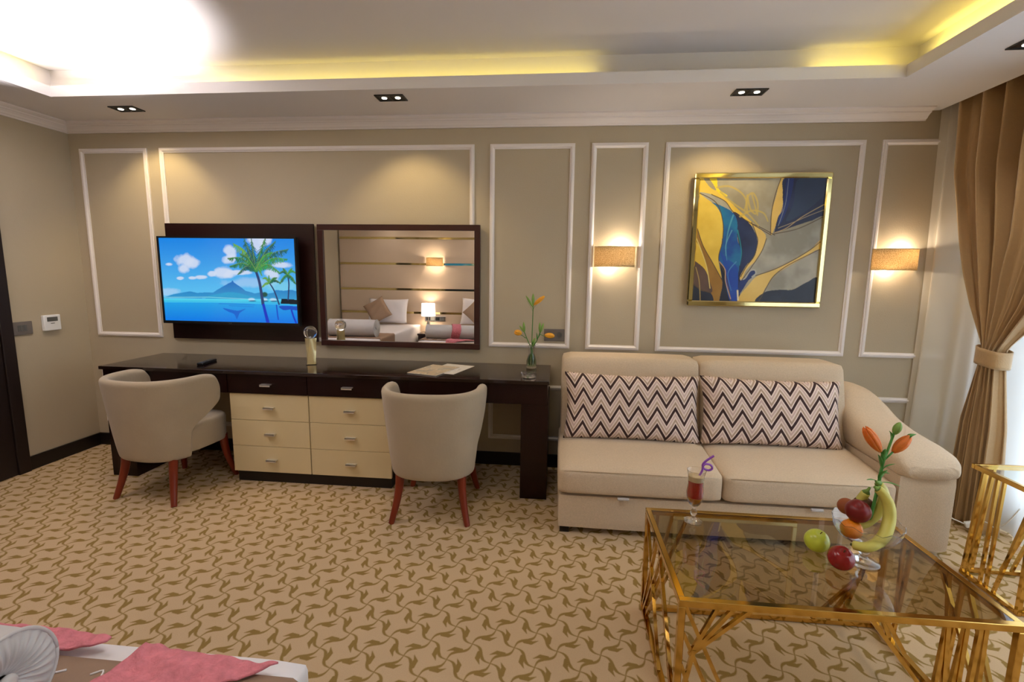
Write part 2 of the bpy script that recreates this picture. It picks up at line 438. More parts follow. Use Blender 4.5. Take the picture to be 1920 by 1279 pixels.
# ------------------------------------------------------------------ room shell
XL, XR, YB, YF = -3.101, 3.06, 0.0, -4.40
ZS, ZL, ZC = 2.40, 2.462, 2.60          # soffit, lip top, raised ceiling
bm = B(); box(bm, XL-0.1, YF-0.1, -0.1, XR+0.3, 0.1, 0.0); struct(finish(bm, 'floor', M['carpet']))
bm = B(); box(bm, XL-0.1, 0.0, 0.0, XR+0.1, 0.1, 2.75); struct(finish(bm, 'wall_back', M['wall']))
bm = B(); box(bm, XL-0.1, YF, 0.0, XL, 0.0, 2.75); struct(finish(bm, 'wall_left', M['wall']))
bm = B(); box(bm, XL-0.1, YF-0.1, 0.0, XR+0.1, YF, 2.75); struct(finish(bm, 'wall_front', M['wall']))
bm = B()   # window wall with a wide opening
WY0, WY1, WZ0, WZ1 = -3.5, -0.45, 0.12, 2.25
box(bm, XR, WY1, 0, XR+0.12, 0.0, 2.75); box(bm, XR, YF, 0, XR+0.12, WY0, 2.75)
box(bm, XR, WY0, 0, XR+0.12, WY1, WZ0); box(bm, XR, WY0, WZ1, XR+0.12, WY1, 2.75)
struct(finish(bm, 'wall_right', M['wall']))
win = struct(thing('window_1', 'wide window behind the sheer curtain', 'window', (XR+0.06, (WY0+WY1)/2, WZ0)))
for k in ('label', 'category'): del win[k]
bm = B()
hy = (WY1-WY0)/2; hz = WZ1-WZ0
for a in (-hy+0.025, -hy/3, hy/3, hy-0.025): box(bm, -0.03, a-0.025, 0, 0.03, a+0.025, hz)
for a in (0, hz-0.05): box(bm, -0.028, -hy, a, 0.028, hy, a+0.05)
finish(bm, 'window_frame', M['trim'], win)
bm = B(); box(bm, -0.004, -hy+0.05, 0.05, 0.004, hy-0.05, hz-0.05); finish(bm, 'pane', M['window_glass'], win)

# raised ceiling
bm = B(); box(bm, XL-0.1, YF-0.1, ZC, XR+0.1, 0.1, ZC+0.1); struct(finish(bm, 'ceiling', M['white_paint']))
# soffit ring with lip, gutter walls above
LX0, LX1, LY1, LY0 = -2.61, 2.21, -0.54, -3.80
PX = 2.755
bm = B()
lw = 0.035
box(bm, XL, LY1+lw, ZS, PX, -0.0005, ZS+0.012)                    # back band
box(bm, XL, YF, ZS, PX, LY0-lw, ZS+0.012)
box(bm, XL, LY0-lw, ZS, LX0-lw, LY1+lw, ZS+0.012); box(bm, LX1+lw, LY0-lw, ZS, PX, LY1+lw, ZS+0.012)
# lip upstands
box(bm, LX0-lw, LY1, ZS, LX1+lw, LY1+lw, ZL); box(bm, LX0-lw, LY0-lw, ZS, LX1+lw, LY0, ZL)
box(bm, LX0-lw, LY0, ZS, LX0, LY1, ZL); box(bm, LX1, LY0, ZS, LX1+lw, LY1, ZL)
# gutter back walls up to the raised ceiling
GX0, GX1, GY1, GY0 = -2.74, 2.335, -0.41, -3.93
box(bm, GX0, GY1, ZS+0.001, GX1, GY1+0.02, ZC+0.001); box(bm, GX0, GY0-0.02, ZS+0.001, GX1, GY0, ZC+0.001)
box(bm, GX0-0.02, GY0-0.02, ZS+0.001, GX0, GY1+0.02, ZC+0.001); box(bm, GX1, GY0-0.02, ZS+0.001, GX1+0.02, GY1+0.02, ZC+0.001)
box(bm, PX-0.015, YF, ZS+0.001, PX, -0.0005, ZC+0.001)       # curtain pocket side
struct(finish(bm, 'ceiling_soffit', M['white_paint']))

# cornice profile: distance from wall, height
PROF = [(0, 2.338), (0.014, 2.338), (0.018, 2.346), (0.026, 2.350), (0.034, 2.360), (0.050, 2.372), (0.058, 2.374), (0.060, 2.381), (0.078, 2.386), (0.092, 2.392), (0.094, 2.3995), (0, 2.3995)]
def cornice(name, pts):   # pts: list of two ends giving (x,y) of wall line and inward normal, mitred
    bm = B(); rings = []
    for (x, y, nx, ny) in pts:
        rings.append([bm.verts.new((x+nx*d, y+ny*d, z)) for d, z in PROF])
    n = len(PROF)
    for k in range(n): bm.faces.new((rings[0][k], rings[0][(k+1) % n], rings[1][(k+1) % n], rings[1][k]))
    bm.faces.new(rings[0]); bm.faces.new(rings[1])
    return struct(finish(bm, name, M['trim']))
cornice('trim_1', [(XL, -0.0003, 1, -1), (2.675, -0.0003, 0, -1)])
cornice('trim_2', [(XL+0.0003, 0, 1, -1), (XL+0.0003, YF, 1, 1)])
# baseboards
bm = B(); box(bm, XL+0.015, -0.016, 0, XR-0.02, 0, 0.095, 0.003); struct(finish(bm, 'baseboard_back', M['black_base']))
bm = B(); box(bm, XL, -0.535, 0, XL+0.016, 0, 0.095, 0.003); struct(finish(bm, 'baseboard_left', M['black_base']))
# dark door on the left wall
dr = struct(thing('door_1', 'x', 'x', (XL, -0.535, 0)))
for k in ('label', 'category'): del dr[k]
bm = B(); box(bm, 0, -0.075, 0, 0.03, 0, 2.12, 0.004); box(bm, 0, -0.995, 0, 0.03, -0.92, 2.12, 0.004); box(bm, 0, -0.92, 2.05, 0.03, -0.075, 2.12, 0.004)
finish(bm, 'door_frame', M['door'], dr)
bm = B(); box(bm, 0, -0.918, 0.004, 0.018, -0.077, 2.048); finish(bm, 'door_leaf', M['door'], dr)
bm = B(); tube(bm, [(0.018, -0.14, 1.0), (0.06, -0.14, 1.0), (0.062, -0.145, 1.0), (0.062, -0.26, 1.0)], 0.008); finish(bm, 'door_handle', M['chrome'], dr)

# wall panel mouldings (mitred frames)
def moulding(name, x0, z0, x1, z1, w=0.032, d=0.016):
    bm = B()
    prof = [(0, 0.0), (0.0, d*0.55), (w*0.22, d*0.6), (w*0.3, d), (w*0.62, d), (w*0.85, d*0.45), (w, d*0.4), (w, 0)]
    corners = [(x0, z0, 1, 1), (x1, z0, -1, 1), (x1, z1, -1, -1), (x0, z1, 1, -1)]
    rings = [[bm.verts.new((x+sx*a, -b, z+sz*a)) for a, b in prof] for x, z, sx, sz in corners]
    for i in range(4):
        a, b = rings[i], rings[(i+1) % 4]
        for k in range(len(prof)-1): bm.faces.new((a[k], a[k+1], b[k+1], b[k]))
    return struct(finish(bm, name, M['trim']))
panels = [(-3.018, -2.487), (-2.392, -0.112), (-0.006, 0.558), (0.667, 1.030), (1.139, 2.353), (2.451, 2.98)]
for i, (a, b) in enumerate(panels):
    moulding('trim_%d' % (i+3), a, 0.868, b, 2.232)
    moulding('trim_%d' % (i+9), a, 0.195, b, 0.600)

# ------------------------------------------------------------------ raster pictures (colour attribute on a fine grid)
class Pic:
    def __init__(s, nx, ny, corners):
        """corners: sketch coords of TL, TR, BR, BL"""
        s.nx, s.ny = nx, ny
        u, v = np.meshgrid((np.arange(nx)+0.5)/nx, (np.arange(ny)+0.5)/ny)   # v down
        # homography unit square -> sketch quad
        (x0, y0), (x1, y1), (x2, y2), (x3, y3) = corners
        dx1, dx2, dx3 = x1-x2, x3-x2, x0-x1+x2-x3; dy1, dy2, dy3 = y1-y2, y3-y2, y0-y1+y2-y3
        den = dx1*dy2-dx2*dy1; g = (dx3*dy2-dx2*dy3)/den; h = (dx1*dy3-dx3*dy1)/den
        a, b, c = x1-x0+g*x1, x3-x0+h*x3, x0; d, e, f = y1-y0+g*y1, y3-y0+h*y3, y0
        q = g*u+h*v+1
        s.X = (a*u+b*v+c)/q; s.Y = (d*u+e*v+f)/q; s.u, s.v = u, v
        s.im = np.zeros((ny, nx, 3))
    def spline(s, pts, closed=True, n=8):
        P_ = [np.array(p, float) for p in pts]; L_ = len(P_); out = []
        rng = range(L_ if closed else L_-1)
        for i in rng:
            if closed: a, b, c, d = P_[i-1], P_[i], P_[(i+1) % L_], P_[(i+2) % L_]
            else: a, b, c, d = P_[max(i-1, 0)], P_[i], P_[i+1], P_[min(i+2, L_-1)]
            for k in range(n):
                t = k/n; out.append(0.5*((2*b)+(c-a)*t+(2*a-5*b+4*c-d)*t*t+(3*b-a-3*c+d)*t**3))
        if not closed: out.append(P_[-1])
        return out
    def poly(s, pts, col, curved=True, alpha=1.0):
        pts = s.spline(pts) if curved else pts
        ins = np.zeros(s.X.shape, bool); n = len(pts)
        for i in range(n):
            x1, y1 = pts[i]; x2, y2 = pts[(i+1) % n]
            if y1 == y2: continue
            c = ((y1 > s.Y) != (y2 > s.Y)) & (s.X < (x2-x1)*(s.Y-y1)/(y2-y1)+x1)
            ins ^= c
        s.put(ins.astype(float)*alpha, col)
    def put(s, a, col):
        if callable(col): c = col(s.X, s.Y)
        else: c = np.array(srgb(*col)[:3])
        s.im = s.im*(1-a[..., None])+c*a[..., None]
    def stroke(s, pts, w, col, w2=None, alpha=1.0, curved=True):
        pts = s.spline(pts, False) if curved and len(pts) > 2 else pts
        best = np.full(s.X.shape, 1e9); n = len(pts)-1; w2 = w if w2 is None else w2
        for i in range(n):
            ax, ay = pts[i]; bx, by = pts[i+1]; dx, dy = bx-ax, by-ay; L2 = dx*dx+dy*dy+1e-9
            h = np.clip(((s.X-ax)*dx+(s.Y-ay)*dy)/L2, 0, 1)
            r = w+(w2-w)*(i+h)/n
            dd = np.hypot(s.X-ax-h*dx, s.Y-ay-h*dy)-r
            best = np.minimum(best, dd)
        s.put(np.clip(0.5-best/2.5, 0, 1)*alpha, col)
    def blob(s, cx, cy, rx, ry, col, alpha=1.0, soft=0.35):
        d = np.hypot((s.X-cx)/rx, (s.Y-cy)/ry)
        s.put(np.clip((1-d)/soft, 0, 1)*alpha, col)
    def build(s, name, m, parent, origin, ex, ez, T):
        """grid mesh from origin (top-left) along ex and down ez"""
        nx, ny = s.nx, s.ny
        i, j = np.meshgrid(np.arange(nx), np.arange(ny))
        o = np.array(origin, float)
        co = o+(i[..., None]/(nx-1))*np.array(ex, float)+(j[..., None]/(ny-1))*np.array(ez, float)
        idx = (np.arange((nx-1)*(ny-1)) // (nx-1))*nx+np.arange((nx-1)*(ny-1)) % (nx-1)
        faces = np.stack([idx, idx+nx, idx+nx+1, idx+1], 1)
        me = bpy.data.meshes.new(name)
        me.vertices.add(nx*ny); me.vertices.foreach_set('co', co.reshape(-1))
        me.loops.add(len(faces)*4); me.loops.foreach_set('vertex_index', faces.reshape(-1))
        me.polygons.add(len(faces)); me.polygons.foreach_set('loop_start', np.arange(len(faces))*4); me.polygons.foreach_set('loop_total', np.full(len(faces), 4))
        me.update(calc_edges=True); me.validate()
        ca = me.color_attributes.new('Col', 'FLOAT_COLOR', 'POINT')
        rgba = np.ones((nx*ny, 4)); rgba[:, :3] = np.clip(s.im.reshape(-1, 3), 0, 1)
        ca.data.foreach_set('color', rgba.reshape(-1).astype(np.float32))
        me.materials.append(m)
        ob = bpy.data.objects.new(name, me); COL.objects.link(ob); ob.parent = parent
        return ob
def fbm(X_, Y_, sc, seed, oct=4):
    rs = np.random.RandomState(seed); out = np.zeros_like(X_); amp = 1.0
    for o in range(oct):
        G = rs.rand(64, 64); xs = X_*sc*(2**o) % 63; ys = Y_*sc*(2**o) % 63
        xi = xs.astype(int); yi = ys.astype(int); fx = xs-xi; fy = ys-yi
        fx = fx*fx*(3-2*fx); fy = fy*fy*(3-2*fy)
        out += amp*(G[yi, xi]*(1-fx)*(1-fy)+G[yi, xi+1]*fx*(1-fy)+G[yi+1, xi]*(1-fx)*fy+G[yi+1, xi+1]*fx*fy); amp *= 0.5
    return out/1.9
def mixc(c1, c2, t):
    a = np.array(srgb(*c1)[:3]); b = np.array(srgb(*c2)[:3]); return a+(b-a)*np.clip(t, 0, 1)[..., None]

# ------------------------------------------------------------------ tv board, tv
tb = thing('tv_back_board', 'dark mahogany board on the wall behind the television', 'wall panel', (-1.815, 0, 0.868))
bm = B(); box(bm, -0.563, -0.030, 0, 0.563, -0.0165, 0.838, 0.002); box(bm, -0.50, -0.0165, 0.05, 0.50, 0, 0.79); finish(bm, 'board', M['wood_board'], tb)
tv = thing('television', 'flat television showing palm trees over a blue lagoon', 'television', (-1.853, -0.12, 0.99))
TW, TH = 1.034, 0.618
bm = B(); box(bm, -TW/2, 0.006, 0, TW/2, 0.036, TH, 0.004); box(bm, -0.33, 0.036, 0.10, 0.33, 0.060, 0.45, 0.006); finish(bm, 'housing', M['plastic_dark'], tv)
bm = B()
b_ = 0.012
box(bm, -TW/2, -0.002, 0, TW/2, 0.008, 0.020); box(bm, -TW/2, -0.002, TH-b_, TW/2, 0.008, TH)
box(bm, -TW/2, -0.002, 0.020, -TW/2+b_, 0.008, TH-b_); box(bm, TW/2-b_, -0.002, 0.020, TW/2, 0.008, TH-b_)
finish(bm, 'bezel', M['plastic_dark'], tv)
bm = B(); box(bm, -0.10, 0.058, 0.20, 0.10, 0.0895, 0.36); finish(bm, 'wall_bracket', M['plastic_dark'], tv)
bm = B()
zq = 0.0055
for a in ((-0.011, zq, -0.0085, zq+0.009), (-0.0085, zq, -0.003, zq+0.002), (0.001, zq, 0.008, zq+0.002), (0.001, zq+0.007, 0.008, zq+0.009), (0.001, zq, 0.003, zq+0.009), (0.0065, zq, 0.008, zq+0.005), (0.0045, zq+0.0035, 0.008, zq+0.005)):
    box(bm, a[0], -0.0026, a[1], a[2], -0.0019, a[3])
finish(bm, 'maker_mark', M['lcd'], tv)
p = Pic(440, 252, [(88, 250), (1442, 240), (1492, 1100), (175, 1078)])
hz_ = 862.0
t = np.clip((p.Y-240)/(hz_-240), 0, 1)
sky = mixc((18, 130, 226), (96, 196, 240), t**1.3)
water = mixc((80, 214, 236), (10, 140, 214), (p.Y-hz_)/60)
water2 = mixc((30, 158, 228), (0, 116, 226), (p.Y-900)/190)
p.im = np.where((p.Y < hz_)[..., None], sky, np.where((p.Y < 898)[..., None], water, water2))
cl = fbm(p.X, p.Y, 0.012, 3)
def cloud(cx, cy, rx, ry, a=0.9, c=(206, 218, 240)):
    d = np.hypot((p.X-cx)/rx, (p.Y-cy)/ry)+(cl-0.5)*0.9
    p.put(np.clip((1-d)/0.42, 0, 1)**0.8*a, c)
for q in ((350, 470, 105, 75), (440, 500, 95, 55), (340, 560, 60, 50), (195, 515, 45, 20), (520, 640, 60, 20), (620, 605, 45, 30), (740, 590, 95, 60), (800, 610, 70, 50), (900, 590, 130, 25), (800, 380, 70, 70), (790, 450, 80, 50), (430, 650, 40, 15), (310, 655, 40, 18), (1060, 260, 90, 120), (1150, 250, 70, 70), (1320, 510, 120, 35), (1230, 600, 90, 60)): cloud(*q)
cloud(170, 790, 140, 40, 0.45); cloud(1000, 690, 260, 60, 0.35); cloud(1300, 720, 200, 60, 0.3, (160, 230, 220))
p.poly([(150, 850), (250, 815), (330, 800), (410, 785), (480, 800), (560, 795), (640, 795), (670, 772), (740, 730), (790, 700), (815, 690), (828, 668), (842, 690), (870, 710), (930, 750), (960, 775), (1020, 790), (1050, 800), (1100, 790), (1180, 800), (1240, 790), (1260, 762), (1340, 770), (1420, 760), (1490, 780), (1490, 855), (150, 855)], lambda X_, Y_: mixc((30, 110, 190), (50, 150, 205), (Y_-700)/150), curved=False)
p.poly([(560, 855), (680, 810), (800, 790), (900, 800), (1010, 830), (1100, 855)], (44, 156, 205))
p.stroke([(160, 848), (600, 842), (990, 858)], 4, (120, 200, 225), curved=False)
p.stroke([(170, 895), (800, 893), (1485, 912)], 4, (60, 190, 235), curved=False)
p.poly([(740, 950), (880, 975), (960, 955), (905, 1000), (878, 1060), (850, 1010), (790, 985)], (6, 96, 205))
for a in ((700, 905, 1050, 915), (800, 925, 1040, 935)): p.stroke([(a[0], a[1]), (a[2], a[3])], 5, (14, 110, 210), alpha=0.5)
for x in (995, 1120, 1210): p.blob(x+25, 860, 40, 18, (190, 220, 240), 0.8); p.blob(x+35, 876, 45, 8, (20, 50, 120), 0.8)
p.poly([(1310, 900), (1320, 850), (1400, 855), (1490, 860), (1490, 908)], (14, 26, 38), curved=False)
p.poly([(1300, 925), (1490, 930), (1490, 965), (1400, 960), (1340, 965)], (10, 30, 180), alpha=0.8)
p.blob(1150, 810, 35, 30, (26, 80, 70))
def palm(cx, cy, base, w0, w1, fr, trunk=(40, 62, 110)):
    p.stroke([(cx, cy), ((cx*2+base[0])/3+12, (cy*2+base[1])/3), ((cx+2*base[0])/3+8, (cy+2*base[1])/3), base], w0, trunk, w1)
    rs = random.Random(int(cx))
    for (ex, ey, sag) in fr:
        mx_, my_ = (cx+ex)/2, (cy+ey)/2-sag
        sp = p.spline([(cx, cy), (mx_, my_), (ex, ey)], False, 12)
        col = rs.choice([(30, 110, 66), (54, 140, 70), (96, 156, 66), (26, 90, 80)])
        n = len(sp); L_ = math.hypot(ex-cx, ey-cy)
        for i in range(2, n):
            k = i/n; ll = L_*0.23*math.sin(PI*min(1, k*0.9+0.12))
            for _ in range(4):
                bx, by = sp[i]; a_ = rs.uniform(0.6, 2.5)
                cc = tuple(min(255, max(0, c+rs.randint(-25, 30))) for c in col)
                p.stroke([(bx, by), (bx+math.cos(a_)*ll, by+math.sin(a_)*ll)], 4.5, cc, 1.5, curved=False, alpha=0.85)
        p.stroke([tuple(q) for q in sp], 3.0, (120, 160, 84), 1.2, curved=False)
palm(1375, 600, (1385, 860), 7, 7, [(1300, 700, 20), (1290, 600, 30), (1460, 700, 20), (1460, 590, 30), (1330, 545, 10), (1420, 545, 10)])
palm(1195, 690, (1295, 905), 6, 8, [(1120, 740, 20), (1130, 650, 30), (1300, 690, 30), (1270, 640, 20), (1190, 620, 5)])
palm(1055, 560, (1135, 905), 12, 15, [(780, 450, 60), (830, 300, 60), (800, 530, 50), (880, 610, 60), (940, 250, 10), (1010, 250, 5), (1150, 240, 20), (1250, 270, 40), (1380, 350, 60), (1370, 450, 60), (1300, 590, 70), (1120, 620, 40), (900, 400, 40), (1220, 380, 50)])
p.stroke([(1140, 915), (1165, 1010), (1185, 1085)], 13, (16, 50, 190), 16)
p.stroke([(1270, 915), (1280, 1000), (1290, 1060)], 6, (20, 70, 200))
p.stroke([(1420, 965), (1445, 1040), (1470, 1095)], 8, (20, 50, 190))
p.build('screen', M['screen'], tv, (-TW/2+b_, 0.0045, TH-b_), (TW-2*b_, 0, 0), (0, 0, -(TH-0.020-b_)), None)

# ------------------------------------------------------------------ wall mirror
mr = thing('wall_mirror', 'rectangular mirror in dark mahogany frame above the desk', 'mirror', (-0.643, 0, 0.847))
MW, MH, fb = 0.578, 0.856, 0.040
bm = B()
for a in ((-MW, 0, MW, fb), (-MW, MH-fb, MW, MH), (-MW, fb, -MW+fb, MH-fb), (MW-fb, fb, MW, MH-fb)): box(bm, a[0], -0.045, a[1], a[2], -0.017, a[3], 0.002)
finish(bm, 'frame', M['wood_h'], mr)
bm = B(); box(bm, -MW+fb-0.004, -0.032, fb-0.004, MW-fb+0.004, -0.018, MH-fb+0.004); finish(bm, 'mirror_glass', M['mirror'], mr)
bm = B(); box(bm, -MW+0.06, -0.017, 0.06, MW-0.06, 0, MH-0.06); finish(bm, 'backing', M['plastic_dark'], mr)

# ------------------------------------------------------------------ painting
pt = thing('abstract_painting', 'abstract painting of blue, yellow and grey swirls in gold mirror frame', 'painting', (1.742, 0, 1.186))
PW, PH, fw = 0.418, 0.847, 0.034
bm = B()
for s_, (a, b, c, d) in enumerate(((-PW, 0, PW, fw), (-PW, PH-fw, PW, PH), (-PW, fw, -PW+fw, PH-fw), (PW-fw, fw, PW, PH-fw))): box(bm, a, -0.050, b, c, -0.017, d, 0.006, 1)
finish(bm, 'frame', M['gold_frame'], pt)
bm = B(); box(bm, -PW+fw, -0.034, fw, PW-fw, -0.017, PH-fw); box(bm, -PW+0.05, -0.017, 0.05, PW-0.05, 0, PH-0.05); finish(bm, 'backing', M['plastic_dark'], pt)
p = Pic(330, 330, [(148, 112), (1240, 112), (1148, 1180), (88, 1168)])
nz = fbm(p.X, p.Y, 0.006, 11)
def tone(c1, c2): return lambda X_, Y_: mixc(c1, c2, (nz-0.35)*2.2)
GREY = tone((150, 142, 118), (176, 170, 150)); GR2 = tone((140, 136, 120), (182, 178, 162))
YEL = tone((222, 186, 62), (240, 208, 84)); NAVY = tone((14, 26, 66), (34, 48, 92)); BLUE = tone((10, 62, 150), (24, 128, 170))
OCH = tone((150, 108, 34), (176, 132, 52)); BRN = tone((84, 62, 52), (106, 80, 64)); PY = tone((220, 184, 92), (232, 200, 112)); DK = tone((18, 24, 44), (34, 42, 62))
p.put(np.ones(p.X.shape), GREY)
p.poly([(100, 100), (230, 100), (300, 200), (430, 330), (570, 460), (640, 520), (600, 520), (470, 430), (300, 330), (140, 240)], YEL)
p.poly([(210, 105), (290, 105), (310, 200), (390, 260), (340, 260), (270, 190)], (238, 214, 40))
p.poly([(180, 110), (225, 110), (290, 210), (240, 190)], (160, 150, 120))
p.poly([(140, 235), (290, 320), (350, 480), (350, 650), (315, 800), (345, 980), (345, 1180), (80, 1180), (80, 240)], YEL)
p.poly([(145, 235), (250, 250), (370, 310), (430, 400), (330, 370), (250, 315)], GR2)
p.poly([(80, 520), (130, 545), (180, 690), (260, 830), (330, 950), (352, 1020), (330, 1180), (262, 1180), (240, 1060), (215, 880), (160, 720), (80, 590)], OCH)
p.poly([(80, 810), (120, 830), (200, 900), (245, 1010), (255, 1100), (80, 1110)], BRN)
p.poly([(80, 1010), (160, 1080), (250, 1100), (265, 1190), (80, 1190)], DK)
p.poly([(325, 830), (350, 850), (385, 960), (420, 1190), (330, 1190), (352, 1040), (345, 960)], DK)
p.poly([(440, 400), (560, 480), (610, 540), (650, 640), (640, 760), (560, 900), (510, 980), (500, 1180), (440, 1180), (500, 800), (470, 560)], NAVY)
p.poly([(255, 320), (330, 345), (430, 400), (475, 480), (480, 640), (515, 740), (500, 860), (485, 1000), (488, 1180), (425, 1180), (380, 1020), (375, 900), (318, 810), (340, 680), (352, 560), (345, 450), (300, 360)], BLUE)
p.poly([(330, 740), (380, 800), (470, 860), (490, 960), (480, 1170), (430, 1170), (385, 1010), (375, 900)], (20, 66, 170), alpha=0.75)
p.stroke([(440, 430), (400, 560), (380, 700), (390, 820)], 7, (90, 170, 190), 2, alpha=0.7); p.stroke([(430, 560), (380, 680), (380, 780)], 5, (110, 180, 200), 2, alpha=0.6)
p.stroke([(470, 830), (400, 930), (430, 1080)], 5, (90, 150, 200), 2, alpha=0.7); p.stroke([(480, 560), (515, 740), (500, 860)], 6, (30, 150, 160), 3, alpha=0.7)
p.poly([(600, 490), (700, 570), (725, 620), (700, 720), (640, 820), (560, 900), (520, 990), (505, 960), (560, 860), (630, 780), (655, 660), (640, 590)], PY)
p.poly([(850, 100), (905, 100), (870, 260), (860, 420), (800, 540), (765, 600), (770, 420), (810, 260)], PY)
p.poly([(900, 100), (1260, 100), (1250, 430), (1100, 480), (950, 530), (810, 580), (800, 560), (830, 440), (870, 380), (865, 240)], NAVY)
p.poly([(1000, 120), (1240, 120), (1230, 240), (1060, 400), (900, 480), (960, 330)], (38, 56, 84), alpha=0.7)
p.poly([(905, 110), (960, 110), (920, 330), (850, 500), (830, 470), (870, 330)], (16, 42, 120), alpha=0.7)
p.stroke([(915, 120), (890, 330), (830, 520)], 2.5, (150, 160, 170), alpha=0.7)
p.stroke([(1235, 330), (1040, 440), (900, 540), (800, 580)], 3, (190, 160, 110)); p.stroke([(1230, 380), (1100, 430), (960, 490), (830, 540)], 2.5, (170, 150, 120))
p.poly([(790, 590), (900, 560), (1040, 520), (1220, 440), (1220, 640), (1100, 720), (960, 800), (800, 880), (650, 950), (600, 980), (560, 1000), (520, 1010), (520, 980), (600, 880), (690, 740), (730, 640)], GR2)
p.poly([(500, 1010), (560, 950), (600, 900), (640, 905), (630, 950), (580, 990), (530, 1070), (495, 1110)], (24, 48, 110))
p.stroke([(515, 985), (550, 970), (590, 910), (630, 900), (642, 930), (610, 960)], 6, (176, 176, 168))
p.poly([(1200, 640), (1200, 720), (1060, 790), (900, 880), (790, 960), (720, 1080), (660, 1190), (500, 1190), (500, 1130), (580, 1030), (650, 955), (800, 895), (960, 820), (1100, 730)], PY)
p.poly([(1190, 730), (1180, 985), (1080, 1010), (960, 1060), (840, 1070), (715, 1095), (760, 1010), (860, 920), (1040, 810)], GR2)
p.poly([(1180, 970), (1180, 1190), (665, 1190), (715, 1095), (850, 1070), (960, 1068), (1080, 1005)], DK)
LN = (84, 64, 40)
for q in (((140, 235), (290, 320), (350, 480), (350, 650), (318, 810), (385, 960), (430, 1180)), ((250, 250), (370, 310), (440, 400), (580, 490), (700, 560), (770, 600)), ((640, 950), (800, 895), (960, 815), (1100, 730), (1200, 650)), ((790, 590), (1000, 545), (1220, 440)), ((600, 490), (640, 590), (655, 660), (625, 780), (560, 870), (510, 960)), ((730, 630), (690, 740), (600, 880), (520, 990)), ((665, 1180), (720, 1080), (790, 960), (900, 870), (1060, 785), (1200, 715)), ((130, 545), (180, 690), (260, 830), (350, 990)), ((850, 110), (800, 260), (770, 420), (765, 590)), ((800, 600), (690, 540), (600, 500)), ((80, 1010), (160, 1070), (250, 1100))): p.stroke(list(q), 3.5, LN)
for q in (((300, 190), (400, 180), (500, 230), (550, 300), (540, 380)), ((560, 400), (560, 280), (610, 240), (650, 320), (650, 430)), ((500, 440), (600, 390), (700, 410), (740, 480)), ((330, 230), (430, 320), (560, 410), (660, 520)), ((560, 260), (590, 380), (640, 410), (600, 250))): p.stroke(list(q), 9, (196, 172, 84), 6, alpha=0.75)
p.stroke([(110, 600), (160, 720), (215, 880), (245, 1060)], 4, (226, 204, 120)); p.stroke([(120, 880), (150, 1000), (160, 1170)], 4, (176, 148, 84)); p.stroke([(325, 830), (375, 900), (380, 1000), (425, 1150)], 4, (200, 160, 120)); p.stroke([(485, 1080), (490, 1160)], 7, (226, 216, 180))
p.build('canvas', M['painting'], pt, (-PW+fw, -0.0345, PH-fw), (2*PW-2*fw, 0, 0), (0, 0, -(PH-2*fw)), None)

# ------------------------------------------------------------------ wall sconces (half drum)
def sconce_parts(root, w=0.135, d=0.10, h=0.135):
    bm = B()
    def f(u, v): a = PI*(1+u); return Vector((w*math.cos(a), d*math.sin(a)-0.004, v*h))
    grid_surface(bm, f, 33, 5)
    o = finish(bm, 'lamp_shade', M['shade'], root, smooth=True)
    sm = o.modifiers.new('s', 'SOLIDIFY'); sm.thickness = 0.0018
    bm = B()
    for z in (0.003, h-0.003): tube(bm, [Vector((w*math.cos(PI*(1+i/24)), d*math.sin(PI*(1+i/24))-0.004, z)) for i in range(25)], 0.0022, 6)
    finish(bm, 'shade_rim', M['cream'], root)
    bm = B(); box(bm, -0.035, -0.018, 0.02, 0.035, -0.0003, h-0.02, 0.003); tube(bm, [(0.0, -0.01, h/2), (0, -0.045, h/2)], 0.012); finish(bm, 'wall_plate', M['chrome'], root)
    bm = B()
    lathe(bm, [(0, 0.024), (0.010, 0.022), (0.016, 0.010), (0.014, -0.004), (0.008, -0.014), (0, -0.014)], 16, (0, -0.045, h/2+0.012))
    finish(bm, 'bulb', M['bulb'], root, smooth=True)
sc1 = thing('wall_sconce', 'half round woven gold sconce between the mirror panel and the painting', 'wall lamp', (0.842, 0, 1.432), group=None)
sconce_parts(sc1)
sc2 = dup(sc1, (2.592, 0, 1.432), label='half round woven gold sconce right of the painting, beside the curtain')
sc3 = dup(sc1, (-1.50, -4.334, 1.47), PI, label='sconce with woven shade above the bedside lamp, seen in the mirror')
def sconce_lights(x, y, z, s, e):
    light('sconce_bulb', 'POINT', (x+0.040*s, y+0.012, z+0.118), e*1.3, (1.0, 0.84, 0.64), shadow_soft_size=0.012)
    light('sconce_bulb', 'POINT', (x-0.04*s, y+0.012, z+0.016), e*0.9, (1.0, 0.84, 0.64), shadow_soft_size=0.012)
sconce_lights(0.842, -0.05, 1.432, 1, 2.2); sconce_lights(2.592, -0.05, 1.432, 1, 1.7); sconce_lights(-1.50, -4.284, 1.47, -1, 2.6)

